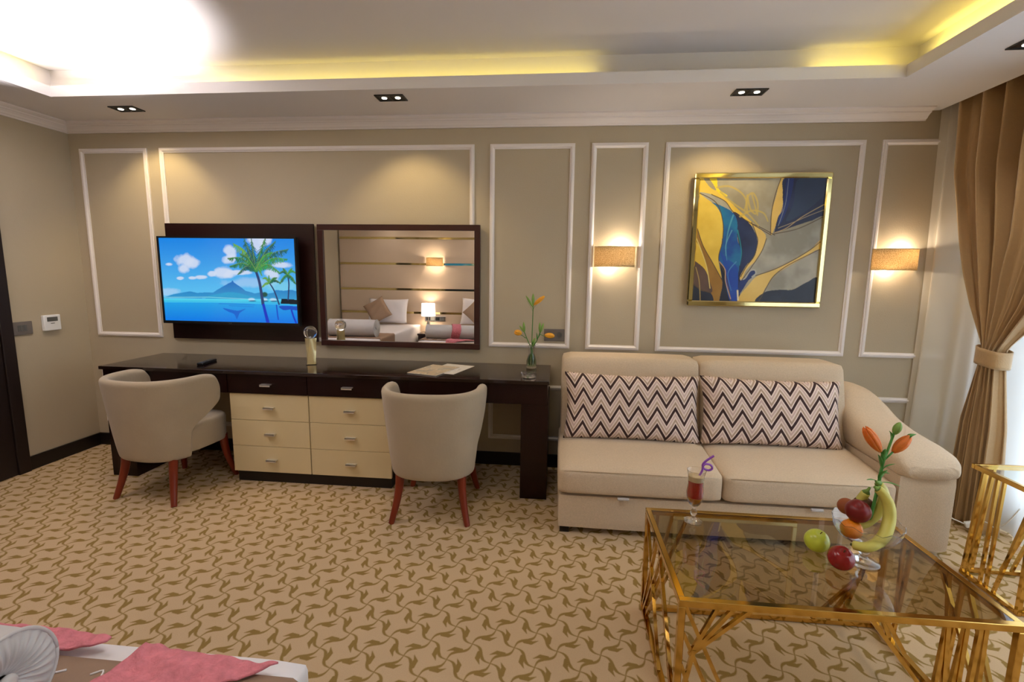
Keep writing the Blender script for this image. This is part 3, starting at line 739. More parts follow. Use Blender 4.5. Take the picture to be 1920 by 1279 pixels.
# ------------------------------------------------------------------ recessed twin downlights
def downlight(label, x, y, rz=0, e=26, first=[None]):
    if first[0] is None:
        r = thing('recessed_downlight', label, 'ceiling light', (x, y, ZS), rz, 'twin recessed downlights')
        bm = B()
        w, d = 0.086, 0.050
        for a in ((-w, -d, w, -d+0.010), (-w, d-0.010, w, d), (-w, -d+0.01, -w+0.01, d-0.01), (w-0.01, -d+0.01, w, d-0.01), (-0.006, -d+0.01, 0.006, d-0.01)): box(bm, a[0], a[1], -0.006, a[2], a[3], -0.0002)
        box(bm, -w+0.01, -d+0.01, -0.003, w-0.01, d-0.01, -0.0002)
        finish(bm, 'trim_frame', M['plastic_dark'], r)
        for s_ in (-1, 1):
            bm = B(); lathe(bm, [(0, -0.0062), (0.012, -0.0062), (0.015, -0.0055), (0.016, -0.0032)], 20); finish(bm, 'lamp', M['bulb'], r, loc=(0.041*s_, 0, 0))
        first[0] = r
    else: r = dup(first[0], (x, y, ZS), rz, label)
    return r
downlight('twin downlight in the dropped ceiling above the left end of the desk', -2.33, -0.312)
downlight('twin downlight in the dropped ceiling above the wall mirror', -0.540, -0.410)
downlight('twin downlight in the dropped ceiling above the painting', 1.50, -0.383)
downlight('downlight at the right picture edge near the curtain', 2.47, -0.93, PI/2)
for x, y, ax_ in ((-2.33, -0.312, -0.05), (-0.540, -0.41, 0.03), (1.50, -0.383, -0.08)):
    for s_ in (-0.041, 0.041):
        o = light('downlight_or_fill', 'SPOT', (x+s_, y, 2.388), 9.0, (1.0, 0.76, 0.38), spot_size=math.radians(100), spot_blend=0.6, shadow_soft_size=0.015)
        aim(o, (x+s_*0.3+ax_, y+0.28, 1.4))

# ------------------------------------------------------------------ switches and thermostat
def switch(label, loc, rz, w=0.13, h=0.088, n=3):
    r = thing('light_switch', label, 'switch', loc, rz)
    bm = B(); box(bm, -w/2, -0.009, -h/2, w/2, -0.0002, h/2, 0.003); finish(bm, 'plate', M['plastic_grey'], r)
    for k in range(n):
        bm = B(); ww = 0.058/n; x = -0.029+k*ww*1.0; box(bm, x+0.001, -0.012, -0.020, x+ww-0.001, -0.009, 0.020, 0.001); finish(bm, 'rocker', M['lcd'], r)
    return r
switch('grey switch plate on the left wall next to the dark door', (XL, -0.467, 0.972), PI/2)
so = thing('wall_socket', 'grey socket plate on the wall behind the lily vase', 'socket', (0.452, 0, 0.961))
bm = B(); box(bm, -0.07, -0.010, -0.042, 0.07, -0.0002, 0.042, 0.003); finish(bm, 'plate', M['plastic_grey'], so)
for s_ in (-1, 1):
    bm = B(); lathe(bm, [(0, 0.0), (0.017, 0.0), (0.018, 0.003), (0.021, 0.003)], 24); finish(bm, 'socket_insert', M['lcd'], so, loc=(0.033*s_, -0.0102, 0), rot=(PI/2, 0, 0))
th = thing('thermostat', 'white thermostat with grey display on the left wall', 'thermostat', (XL, -0.280, 0.992), PI/2)
bm = B(); box(bm, -0.058, -0.024, -0.055, 0.058, -0.0002, 0.055, 0.005); finish(bm, 'housing', M['plastic_white'], th)
bm = B(); box(bm, -0.036, -0.0255, 0.010, 0.036, -0.023, 0.040, 0.001); finish(bm, 'display', M['lcd'], th)
bm = B(); box(bm, -0.012, -0.0258, -0.006, 0.012, -0.023, -0.002); finish(bm, 'button', M['lcd'], th)

# ------------------------------------------------------------------ desk
DX0, DX1, DF = -2.485, 0.435, -0.545
dk = thing('desk', 'long dark mahogany desk with cream drawers in the middle', 'desk', (0, 0, 0))
bm = B(); box(bm, DX0, DF, 0.728, DX1, -0.018, 0.75, 0.003); finish(bm, 'desk_top', M['wood_top'], dk)
bm = B()
box(bm, DX0+0.01, -0.525, 0.60, -1.618, -0.03, 0.7275); box(bm, -0.545, -0.525, 0.60, DX1-0.01, -0.03, 0.7275); box(bm, -1.618, -0.505, 0.60, -0.545, -0.03, 0.7275)
finish(bm, 'apron', M['wood'], dk)
for a, b in ((DX0+0.01, DX0+0.19), (0.268, 0.445-0.012)):
    bm = B(); box(bm, a, -0.525, 0.0, b, -0.03, 0.60, 0.002); finish(bm, 'pillar', M['wood'], dk)
bm = B(); box(bm, -1.608, -0.495, 0.072, -0.552, -0.03, 0.60); finish(bm, 'drawer_pedestal', M['wood'], dk)
bm = B(); box(bm, -1.60, -0.49, 0.0, -0.56, -0.04, 0.072); finish(bm, 'plinth', M['black_base'], dk)
def handle(parent, x, z):
    bm = B(); box(bm, -0.034, -0.026, -0.003, 0.034, 0, 0.003, 0.001); box(bm, -0.034, -0.026, -0.011, 0.034, -0.022, 0.003, 0.001)
    finish(bm, 'handle', M['satin'], parent, loc=(x, 0, z))
cols = ((-1.611, -1.083), (-1.079, -0.549))
for ci, (a, b) in enumerate(cols):
    bm = B(); box(bm, a+0.001, 0, 0.602, b-0.001, 0.02, 0.724, 0.001); d_ = finish(bm, 'dark_drawer', M['wood'], dk, loc=(0, -0.526, 0)); handle(d_, (a+b)/2, 0.665)
    for k in range(3):
        z0 = 0.075+k*0.1745; bm = B(); box(bm, a+0.0012, 0, z0+0.001, b-0.0012, 0.019, z0+0.1732, 0.0015)
        d_ = finish(bm, 'cream_drawer', M['cream'], dk, loc=(0, -0.515, 0)); handle(d_, (a+b)/2+0.005, z0+0.088)

# ------------------------------------------------------------------ things on the desk
ZD = 0.7502
rm = thing('remote_control', 'black remote control lying on the left end of the desk', 'remote control', (-1.885, -0.34, ZD), 1.72)
bm = B(); box(bm, -0.085, -0.021, 0, 0.085, 0.021, 0.017, 0.005, 3); finish(bm, 'body', M['plastic_dark'], rm, smooth=True, autosmooth=40)
bm = B()
for i in range(7):
    for j in range(3): lathe(bm, [(0.0045, 0), (0.004, 0.0016), (0, 0.0018)], 8, (-0.055+i*0.018, -0.012+j*0.012, 0.0168))
finish(bm, 'buttons', M['lcd'], rm)
tr_ = thing('glass_ornament', 'pale gold twisted column topped with a clear glass ball', 'ornament', (-1.185, -0.26, ZD), 0.4)
bm = B()
def col(u, v):
    a = 2*PI*u+v*0.7; sq = 1/max(abs(math.cos(2*PI*u)), abs(math.sin(2*PI*u)))
    r = 0.030*(0.55*sq+0.45)*(1.0-0.03*math.sin(PI*v)); return Vector((r*math.cos(a), r*math.sin(a), 0.004+v*0.175))
vs = grid_surface(bm, col, 40, 20, closed_u=True); bm.faces.new([r[0] for r in vs]); bm.faces.new([r[-1] for r in vs])
finish(bm, 'column', M['pale_gold'], tr_, smooth=True, autosmooth=25)
bm = B(); bmesh.ops.create_uvsphere(bm, u_segments=32, v_segments=20, radius=0.043, matrix=Matrix.Translation((0, 0, 0.219))); finish(bm, 'glass_ball', M['crystal'], tr_, smooth=True)
bm = B(); box(bm, -0.034, -0.034, 0, 0.034, 0.034, 0.004, 0.001); finish(bm, 'base', M['crystal'], tr_)
# card and magazine
cd = thing('white_card', 'white printed card lying partly under the magazine on the desk', 'card', (-0.225, -0.265, ZD), -0.28)
bm = B(); box(bm, -0.105, -0.15, 0, 0.105, 0.15, 0.0012); finish(bm, 'sheet', M['card'], cd)
p = Pic(60, 60, [(0, 0), (1, 0), (1, 1), (0, 1)]); p.put(np.ones(p.X.shape), (226, 218, 208))
nn = fbm(p.X, p.Y, 9, 5); p.put(np.clip((nn-0.55)*8, 0, 1)*np.clip(1.4-np.hypot((p.X-.55)/.4, (p.Y-.6)/.3), 0, 1)*0.7, (110, 92, 96))
p.build('picture', M['print'], cd, (-0.09, 0.13, 0.0013), (0.18, 0, 0), (0, -0.26, 0), None)
mg = thing('magazine', 'tan illustrated magazine lying on the desk behind the right chair', 'magazine', (-0.315, -0.335, ZD+0.0016), -0.30)
bm = B(); box(bm, -0.105, -0.15, 0, 0.105, 0.15, 0.004, 0.001); finish(bm, 'pages', M['card'], mg)
p = Pic(90, 120, [(0, 0), (1, 0), (1, 1), (0, 1)]); p.put(np.ones(p.X.shape), (182, 148, 100))
nn = fbm(p.X, p.Y, 7, 9); p.put(np.clip((nn-0.5)*9, 0, 1)*0.9, (96, 84, 80)); p.put(np.clip((fbm(p.X, p.Y, 11, 19)-0.62)*12, 0, 1), (226, 206, 170))
p.stroke([(0.1, 0.35), (0.4, 0.3), (0.8, 0.38)], 0.004, (230, 220, 200))
p.build('cover', M['print'], mg, (-0.105, 0.15, 0.0042), (0.21, 0, 0), (0, -0.30, 0), None)
# ashtray
at = thing('ashtray', 'round clear glass ashtray near the front edge of the desk', 'ashtray', (0.305, -0.435, ZD))
bm = B(); lathe(bm, [(0, 0), (0.040, 0), (0.046, 0.004), (0.049, 0.028), (0.046, 0.031), (0.040, 0.029), (0.035, 0.010), (0, 0.008)], 40)
for v in bm.verts:
    if v.co.z > 0.026: v.co.z -= 0.008*max(0, math.cos(3*math.atan2(v.co.y, v.co.x)))**8
finish(bm, 'bowl', M['glass'], at, smooth=True, autosmooth=50)

# lilies
def bud(bm, base, tip, r, mi=0, twist=0.0, n=6, openk=0.0):
    """closed lily bud: n petals as tapered flattened lobes"""
    base = Vector(base); tip = Vector(tip); ax = (tip-base); L_ = ax.length; ax.normalize(); u = ax.orthogonal().normalized(); v = ax.cross(u)
    for k in range(n):
        a = 2*PI*k/n+twist; rad = []; pts = []
        for i in range(8):
            t = i/7; w_ = math.sin(PI*min(1, t*0.88+0.08))**0.8
            off = r*0.55*w_+openk*t*t*r
            pts.append(base+ax*L_*t+(u*math.cos(a)+v*math.sin(a))*off); rad.append(max(0.0008, r*0.62*w_*(1 if t < 0.95 else 0.35)))
        tube(bm, pts, rad, 7, mi)
def leafblade(bm, base, tip, w, sag=0.0, mi=0):
    base = Vector(base); tip = Vector(tip); ax = (tip-base); side = ax.cross(Vector((0, 0, 1)))
    side = side.normalized() if side.length > 1e-5 else Vector((1, 0, 0)); upv = side.cross(ax).normalized(); L = []
    for i in range(7):
        t = i/6; c = base+ax*t+upv*math.sin(PI*t)*sag; h = max(0.0006, w*math.sin(PI*(0.1+0.9*t)*0.98)**0.8)
        L.append([bm.verts.new(c-side*h), bm.verts.new(c-upv*h*0.25), bm.verts.new(c+side*h), bm.verts.new(c+upv*0.0008)])
    for a, b in zip(L, L[1:]):
        for k in range(4): f = bm.faces.new((a[k], a[(k+1) % 4], b[(k+1) % 4], b[k])); f.material_index = mi
    for r_ in (L[0], L[-1]): bm.faces.new(r_).material_index = mi
va = thing('glass_vase', 'small clear glass vase of water holding lily stems at desk end', 'vase', (0.305, -0.14, ZD))
vp = [(0, 0), (0.032, 0), (0.035, 0.006), (0.034, 0.05), (0.026, 0.075), (0.019, 0.095), (0.020, 0.13), (0.024, 0.155)]
bm = B(); lathe(bm, vp+[(0.0225, 0.155), (0.0182, 0.13), (0.0172, 0.095), (0.024, 0.074), (0.0315, 0.05), (0.031, 0.014), (0, 0.012)], 32); finish(bm, 'glass_body', M['glass'], va, smooth=True, autosmooth=60)
bm = B(); lathe(bm, [(0, 0.0125), (0.0305, 0.0145), (0.031, 0.05), (0.0236, 0.074), (0.0168, 0.095), (0, 0.095)], 32); finish(bm, 'water', M['water'], va, smooth=True, autosmooth=60)
ly = thing('lily_bouquet', 'tall green lily stems with small orange blooms in the desk vase', 'flowers', (0.305, -0.14, ZD))
bm = B()
tube(bm, catmull([(0.002, 0, 0.02), (0, 0, 0.14), (0.002, 0, 0.30), (0.004, 0, 0.43)], 5), 0.0028, 7)
tube(bm, catmull([(-0.008, 0, 0.02), (-0.006, 0, 0.13), (-0.03, 0, 0.19), (-0.055, 0.0, 0.25)], 5), 0.0028, 7)
tube(bm, catmull([(0.010, 0.004, 0.02), (0.008, 0, 0.13), (0.035, 0, 0.19), (0.055, 0, 0.25)], 5), 0.0028, 7)
for q in ((-0.06, 0.23, -0.085, 0.24), (0.055, 0.245, 0.09, 0.225)): tube(bm, [(q[0]*0.7, 0, 0.20), (q[0], 0, q[1]-0.015), (q[2], 0, q[3]-0.012)], 0.0022, 6)
finish(bm, 'stem', M['leaf'], ly, smooth=True)
for k in range(6):
    a = k*1.05; bm = B(); leafblade(bm, (0.004*math.cos(a), 0.004*math.sin(a), 0.10), (0.024*math.cos(a), 0.024*math.sin(a), 0.022), 0.006, 0.003); finish(bm, 'leaf', M['leaf'], ly, smooth=True)
for b_0, t_0, w_ in (((0, 0, 0.16), (0.03, 0.01, 0.20), 0.006), ((0, 0, 0.15), (-0.035, -0.01, 0.17), 0.006), ((0.01, 0, 0.15), (0.045, -0.015, 0.165), 0.006), ((0.003, 0, 0.38), (-0.04, 0, 0.45), 0.005), ((0.003, 0, 0.39), (0.03, 0, 0.43), 0.005), ((-0.03, 0, 0.19), (-0.055, 0, 0.21), 0.005), ((0.035, 0, 0.19), (0.03, 0.01, 0.24), 0.005), ((0, 0, 0.14), (0.012, -0.02, 0.185), 0.006), ((-0.045, 0, 0.22), (-0.075, 0, 0.275), 0.005), ((0.05, 0, 0.22), (0.072, 0, 0.265), 0.005)): bm = B(); leafblade(bm, b_0, t_0, w_, 0.004); finish(bm, 'leaf', M['leaf'], ly, smooth=True)
for a, b, r_ in (((0.003, 0, 0.41), (-0.045, 0, 0.485), 0.007), ((0.004, 0, 0.42), (0.002, 0.0, 0.50), 0.009), ((-0.052, 0, 0.24), (-0.058, 0, 0.31), 0.008), ((-0.052, 0, 0.24), (-0.085, 0, 0.285), 0.006), ((0.052, 0, 0.24), (0.05, 0, 0.31), 0.008), ((0.055, 0, 0.24), (0.075, 0, 0.305), 0.008), ((0.004, 0, 0.145), (0.02, 0, 0.205), 0.009)): bm = B(); bud(bm, a, b, r_); finish(bm, 'green_bud', M['leaf_light'], ly, smooth=True)
for a, b, r_, m_ in (((0.008, 0, 0.425), (0.078, 0, 0.485), 0.012, 'yellow_petal'), ((-0.07, 0, 0.232), (-0.118, -0.01, 0.243), 0.017, 'yellow_petal'), ((0.085, 0, 0.225), (0.150, -0.01, 0.222), 0.016, 'yellow_petal')):
    bm = B(); bud(bm, a, b, r_, openk=0.25); finish(bm, 'flower', M[m_], ly, smooth=True)

# ------------------------------------------------------------------ tub chairs
def chair(label, loc, rz):
    r = thing('tub_chair', label, 'chair', loc, rz, 'velvet tub chairs at the desk')
    # shell: plan U path; open to +Y; a runs 0 (back centre) .. 1 (arm tip)
    def plan(t, hx, hyb):
        a = abs(t); s = -1 if t < 0 else 1
        if a > 0.66: return Vector((s*hx, -0.06+0.13*(a-0.66)/0.34, 0))
        k = a/0.66*PI/2; e = 0.80
        return Vector((s*hx*math.sin(k)**e, -0.06-hyb*math.cos(k)**e, 0))
    nz_, nt_ = 20, 61
    def ss(x): x = max(0, min(1, x)); return x*x*(3-2*x)
    def shell(side):
        out = []
        for j in range(nz_):
            v = j/(nz_-1); z = 0.262+0.482*v
            f = v**0.8
            hx = 0.236+0.054*f; hyb = 0.225+0.062*f
            ext = 0.57+0.43*ss((v-0.34)/0.34)
            if v > 0.80: ext -= 0.10*((v-0.80)/0.20)**2
            row = []
            for i in range(nt_):
                t = (-1+2*i/(nt_-1))*ext
                p_ = plan(t, hx, hyb)
                dz = -0.035*max(0, (abs(t)-0.62)/0.38)**2*max(0, (v-0.5)*2)
                if abs(t) > 0.66: inw = Vector((-1 if t > 0 else 1, 0, 0))
                else: inw = Vector((-p_.x/hx**2, -(p_.y+0.06)/hyb**2, 0)).normalized()
                if side: p_ = p_+inw*0.050
                row.append(Vector((p_.x, p_.y, z+dz)))
            out.append(row)
        return out
    O, I = shell(0), shell(1)
    bm = B()
    vo = [[bm.verts.new(c) for c in r_] for r_ in O]; vi = [[bm.verts.new(c) for c in r_] for r_ in I]
    for V_ in (vo, vi):
        for j in range(nz_-1):
            for i in range(nt_-1): bm.faces.new((V_[j][i], V_[j][i+1], V_[j+1][i+1], V_[j+1][i]))
    for i in range(nt_-1):      # rounded rim and closed bottom
        pass
    def bridge(a, b, bulge):
        mid = [bm.verts.new((p_.co+q_.co)/2+Vector(bulge)) for p_, q_ in zip(a, b)]
        for i in range(len(a)-1):
            bm.faces.new((a[i], a[i+1], mid[i+1], mid[i])); bm.faces.new((mid[i], mid[i+1], b[i+1], b[i]))
        return mid
    mt = bridge(vo[-1], vi[-1], (0, 0, 0.016)); mb = bridge(vo[0], vi[0], (0, 0, -0.006))
    for e_ in (0, nt_-1):
        a = [vo[j][e_] for j in range(nz_)]; b = [vi[j][e_] for j in range(nz_)]
        mid = [mb[e_]]+[bm.verts.new((a[j].co+b[j].co)/2+Vector((0, 0.014, 0))) for j in range(1, nz_-1)]+[mt[e_]]
        for j in range(nz_-1):
            bm.faces.new((a[j], a[j+1], mid[j+1], mid[j])); bm.faces.new((mid[j], mid[j+1], b[j+1], b[j]))
    o = finish(bm, 'backrest', M['velvet'], r, smooth=True)
    sb = o.modifiers.new('s', 'SUBSURF'); sb.levels = 1; sb.render_levels = 1
    bm = B()
    def seat_f(u, v):
        a = 2*PI*u; ca, sa = math.cos(a), math.sin(a); e = 0.42 if sa > 0 else 0.80
        ex, ey = math.copysign(abs(ca)**e, ca), math.copysign(abs(sa)**e, sa)
        hx = 0.215; hyf, hyb = 0.245, 0.215
        pr_ = [(0.0, 0.272), (0.90, 0.272), (0.965, 0.276), (0.985, 0.290), (0.99, 0.34), (0.995, 0.39), (1.0, 0.42), (0.985, 0.436), (0.95, 0.446), (0.80, 0.454), (0.5, 0.458), (0.0, 0.459)]
        i_ = min(v*(len(pr_)-1), len(pr_)-1.0001); k = int(i_); f = i_-k
        r_ = pr_[k][0]*(1-f)+pr_[k+1][0]*f; z_ = pr_[k][1]*(1-f)+pr_[k+1][1]*f
        return Vector((hx*ex*r_, (hyf if sa > 0 else hyb)*ey*r_-0.015, z_))
    grid_surface(bm, seat_f, 56, 23, closed_u=True); bmesh.ops.remove_doubles(bm, verts=bm.verts[:], dist=1e-4)
    finish(bm, 'seat', M['velvet'], r, smooth=True)
    for sx, y0, y1 in ((-1, -0.195, -0.255), (1, -0.195, -0.255), (-1, 0.175, 0.225), (1, 0.175, 0.225)):
        bm = B(); x0, x1 = sx*0.172, sx*0.212
        P_ = catmull([(x0, y0, 0.30), (x0*1.02, y0+(y1-y0)*0.2, 0.20), (x0+(x1-x0)*0.45, y0+(y1-y0)*0.55, 0.10), (x1, y1, 0.0)], 5)
        tube(bm, P_, [0.027-0.011*i/(len(P_)-1) for i in range(len(P_))], 12)
        for v in bm.verts:
            if v.co.z < 0.004: v.co.z = 0.0
        finish(bm, 'leg', M['legwood'], r, smooth=True, autosmooth=50)
    return r
ch1 = chair('taupe velvet tub chair at the left end of the desk', (-1.915, -0.605, 0), -0.12)
ch2 = dup(ch1, (-0.215, -0.648, 0), 0.05, label='taupe velvet tub chair in front of the mirror, right of the cream drawers')

# ------------------------------------------------------------------ sofa
sf = thing('sofa', 'beige two seat sofa with one curved right arm under the painting', 'sofa', (0, 0, 0))
bm = B(); cushion(bm, 0.502, -0.905, 0.035, 2.165, -0.16, 0.222, r=0.012, n=6); finish(bm, 'base', M['sofa'], sf, smooth=True, autosmooth=35)
for x in (0.54, 2.12):
    for y in (-0.86, -0.22): bm = B(); box(bm, x-0.025, y-0.025, 0, x+0.025, y+0.025, 0.04); finish(bm, 'foot', M['black_base'], sf)
def seat_c(a, b):
    bm = B(); cushion(bm, a, -0.925, 0.230, b, -0.30, 0.375, r=0.028, puff=0.012, n=14)
    for v in bm.verts:
        if v.co.z > 0.30: v.co.z += 0.045*max(0, (v.co.y+0.925)/0.6)
    finish(bm, 'seat_cushion', M['sofa'], sf, smooth=True)
    bm = B(); tube(bm, [(a+0.03, -0.921, 0.362), ((a+b)/2, -0.931, 0.368), (b-0.03, -0.921, 0.362)], 0.0030, 6); finish(bm, 'seam_piping', M['sofa'], sf, smooth=True)
seat_c(0.500, 1.340); seat_c(1.344, 2.168)
def back_c(a, b):
    bm = B(); cushion(bm, a, -0.34, 0.36, b, -0.12, 0.868, r=0.030, puff=0.008, n=14)
    for v in bm.verts: v.co.y += 0.10*(v.co.z-0.868)/0.5*-1*-1 if False else 0.0
    for v in bm.verts:
        k = (0.868-v.co.z)/0.5; v.co.y -= 0.13*k if v.co.y < -0.2 else 0.02*k
    finish(bm, 'back_cushion', M['sofa'], sf, smooth=True)
back_c(0.510, 1.345); back_c(1.349, 2.185)
bm = B(); cushion(bm, 0.515, -0.16, 0.06, 2.18, -0.045, 0.60, r=0.03, n=6); finish(bm, 'back_frame', M['sofa'], sf, smooth=True)
for a in (0.84, 1.80):
    bm = B(); box(bm, a-0.03, -0.93, 0.216, a+0.03, -0.915, 0.230, 0.004); finish(bm, 'pull_strap', M['grey_bolster'], sf)
# arm: body panel and padded curved top
bm = B(); cushion(bm, 2.172, -0.915, 0.03, 2.440, -0.10, 0.425, r=0.015, n=8); finish(bm, 'arm_panel', M['sofa'], sf, smooth=True, autosmooth=35)
bm = B()
prof = [(-0.06, 0.720), (-0.18, 0.728), (-0.29, 0.712), (-0.38, 0.668), (-0.47, 0.612), (-0.57, 0.578), (-0.69, 0.562), (-0.80, 0.550), (-0.88, 0.525), (-0.935, 0.475)]
sp_pts = catmull([(0, y, z) for y, z in prof], 5)
nS = len(sp_pts); rings = []
for i, q in enumerate(sp_pts):
    y, zt = q.y, q.z
    k = i/(nS-1)
    x0 = 2.160+0.0*k; x1 = 2.40+0.065*min(1, k*1.9)
    zb = 0.40 if k < 0.9 else 0.40+0.02*(k-0.9)/0.1
    shr = 1.0 if k < 0.85 else math.sqrt(max(0.02, 1-((k-0.85)/0.15)**2*0.55))
    ring = []
    n = 24; cx, cz = (x0+x1)/2, (zt+zb)/2; hx, hz_ = (x1-x0)/2*shr, (zt-zb)/2
    for j in range(n):
        a = 2*PI*j/n; e = 0.62
        ca, sa = math.cos(a), math.sin(a)
        ring.append(bm.verts.new((cx+hx*math.copysign(abs(ca)**e, ca), y, cz+hz_*math.copysign(abs(sa)**e, sa))))
    rings.append(ring)
for a, b in zip(rings, rings[1:]):
    for j in range(24): bm.faces.new((a[j], a[(j+1) % 24], b[(j+1) % 24], b[j]))
bm.faces.new(rings[0]); fe_ = bm.faces.new(rings[-1])
bmesh.ops.bevel(bm, geom=list(fe_.edges), offset=0.012, segments=3, affect='EDGES')
finish(bm, 'arm_pad', M['sofa'], sf, smooth=True, autosmooth=60)

# chevron pillows
def pillow_mesh(name, w, h, d, m, parent=None, n=28, pinch=0.05, uv=True):
    bm = B(); lay = bm.loops.layers.uv.verify()
    rows = {}
    for side in (1, -1):
        V_ = []
        for i in range(n+1):
            r_ = []
            for j in range(n+1):
                a = -1+2*i/n; b = -1+2*j/n
                th = (max(0, 1-a**4)*max(0, 1-b**4))**0.55
                px = a*w/2*(1-pinch*(1-b*b)*abs(a)**3) ; pz = b*h/2*(1-pinch*1.4*(1-a*a)*abs(b)**3)
                if (i in (0, n) or j in (0, n)):
                    key = (i, j)
                    if key not in rows: rows[key] = bm.verts.new((px, 0, pz))
                    r_.append(rows[key])
                else:
                    wr = 0.004*math.sin(a*9+b*5)*th
                    r_.append(bm.verts.new((px, -side*(d/2*th+wr), pz)))
            V_.append(r_)
        for i in range(n):
            for j in range(n):
                f = bm.faces.new((V_[i][j], V_[i+1][j], V_[i+1][j+1], V_[i][j+1]))
                for lp, (p_, q_) in zip(f.loops, ((i, j), (i+1, j), (i+1, j+1), (i, j+1))): lp[lay].uv = (p_/n*w, q_/n*h)
    return finish(bm, name, m, parent, smooth=True)
def chev(label, cx, rz, tw):
    o = pillow_mesh('throw_pillow', 0.80, 0.40, 0.13, M['chevron'])
    tag(o, label, 'pillow', 'chevron pillows on the sofa'); o.location = (cx, -0.485, 0.598); o.rotation_euler = (math.radians(-16), math.radians(tw), rz); return o
chev('white, tan and dark brown chevron pillow on the left half of the sofa', 0.925, 0.0, 0.3)
chev('chevron zigzag pillow on the right half of the sofa beside the arm', 1.722, 0.02, 1.0)

# ------------------------------------------------------------------ coffee table
def table_frame(root, x0, x1, y0, y1, H, braces, w=0.020, glassm='table_glass', open_corner=False):
    """y0 far, y1 near"""
    bm = B()
    for a, b in (((x0, y0), (x1, y0)), ((x0, y1), (x1, y1))): box(bm, a[0]-w/2, a[1]-w/2, H-0.022, b[0]+w/2, b[1]+w/2, H, 0.0015, 1)
    for x in (x0, x1): box(bm, x-w/2, y1+w/2, H-0.022, x+w/2, y0-w/2, H, 0.0015, 1)
    finish(bm, 'top_frame', M['gold'], root)
    bm = B(); box(bm, x0+w/2, y1+w/2, H-0.008, x1-w/2, y0-w/2, H-0.001); finish(bm, 'glass_top', M[glassm], root)
    for x in (x0, x1):
        for y in (y0, y1):
            if open_corner and (x, y) == (x0, y0): continue
            bm = B(); box(bm, x-w/2, y-w/2, 0, x+w/2, y+w/2, H-0.022, 0.0015, 1); finish(bm, 'leg', M['gold'], root)
    bm = B()
    for y in (y0, y1): box(bm, x0+w/2, y-w/2, 0.004, x1-w/2, y+w/2, 0.022)
    for x in (x0, x1): box(bm, x-w/2, y1+w/2, 0.004, x+w/2, y0-w/2, 0.022)
    finish(bm, 'bottom_rail', M['gold'], root)
    rs = random.Random(5)
    for a, b in braces:
        bm = B(); bar(bm, a, b, 0.0115); o = finish(bm, 'brace', M['gold'], root)
        k = rs.uniform(-0.0035, 0.0035)
        if abs(a[1]-b[1]) < 1e-6: o.location.y = k
        else: o.location.x = k
HT = 0.447
ct = thing('coffee_table', 'gold framed coffee table with smoked glass top before the sofa', 'coffee table', (0, 0, 0))
x0, x1, y0, y1 = 0.862, 1.772, -1.462, -2.012
t_ = HT-0.022; f_ = 0.02
br = []
# near long side: fans
br += [((x0+0.006, y1, f_+0.05), (0.905, y1, 0.285)), ((0.895, y1, 0.265), (0.964, y1, t_)), ((0.895, y1, 0.265), (1.009, y1, t_)), ((0.895, y1, 0.265), (1.060, y1, t_)),
       ((0.872, y1, t_), (1.06, y1, f_)), ((0.870, y1, 0.34), (1.01, y1, f_)), ((0.868, y1, 0.24), (0.95, y1, f_)),
       ((1.386, y1, t_), (1.70, y1, f_)), ((1.418, y1, t_), (1.437, y1, 0.375)), ((1.426, y1, t_), (1.482, y1, 0.33)),
       ((1.586, y1, t_), (1.565, y1, f_)), ((1.632, y1, t_), (1.63, y1, f_)), ((1.632, y1, t_), (1.60, y1, f_)), ((1.668, y1, t_), (1.655, y1, f_)), ((1.684, y1, t_), (1.69, y1, f_)), ((1.586, y1, t_), (1.61, y1, f_))]
# left side
br += [((x0, y0-0.01, t_), (x0, -1.80, f_)), ((x0, y0-0.01, f_), (x0, -1.66, t_)), ((x0, y0-0.03, f_), (x0, -1.75, t_)), ((x0, y0-0.06, f_), (x0, -1.84, t_)), ((x0, -1.66, t_), (x0, y1+0.01, f_)), ((x0, -1.70, t_), (x0, y1+0.01, f_+0.06))]
# right side
br += [((x1, -1.55, t_), (x1, -1.56, f_)), ((x1, -1.60, t_), (x1, -1.56, f_)), ((x1, -1.76, t_), (x1, -1.82, f_)), ((x1, -1.82, t_), (x1, -1.80, f_)), ((x1, y1+0.01, f_), (x1, -1.74, t_)), ((x1, y1+0.01, f_+0.08), (x1, -1.84, t_))]
# far side
br += [((1.53, y0, f_), (1.695, y0, 0.22)), ((1.59, y0, f_), (1.695, y0, 0.22)), ((1.64, y0, f_), (1.695, y0, 0.22)), ((1.695, y0, 0.20), (1.74, y0, t_)), ((0.90, y0, t_), (0.88, y0, f_)), ((0.96, y0, t_), (0.88, y0, f_)), ((1.02, y0, t_), (0.88, y0, f_))]
table_frame(ct, x0, x1, y0, y1, HT, br)
# ------------------------------------------------------------------ side table
st = thing('side_table', 'gold framed glass side table at the right edge by the curtain', 'side table', (0, 0, 0))
sx0, sx1, sy0, sy1, SH = 2.415, 2.70, -1.02, -1.32, 0.540
tt = SH-0.022
br = [((sx0, -1.07, tt), (sx0, -1.035, f_)), ((sx0, -1.11, tt), (sx0, -1.06, f_)), ((sx0, -1.14, tt), (sx0, -1.13, f_)), ((sx0, -1.17, tt), (sx0, -1.16, f_)),
      ((sx0, -1.31, tt), (sx0, -1.20, f_)), ((2.60, sy0, f_), (2.69, sy0, 0.26)), ((2.64, sy0, f_), (2.69, sy0, 0.18)),
      ((2.47, sy0, tt), (2.44, sy0, f_)), ((2.50, sy0, tt), (2.47, sy0, f_)), ((2.43, sy1, f_), (2.69, sy1, 0.24)), ((2.48, sy1, f_), (2.69, sy1, 0.16))]
table_frame(st, sx0, sx1, sy0, sy1, SH, br, 0.018, 'clear_sheet', True)

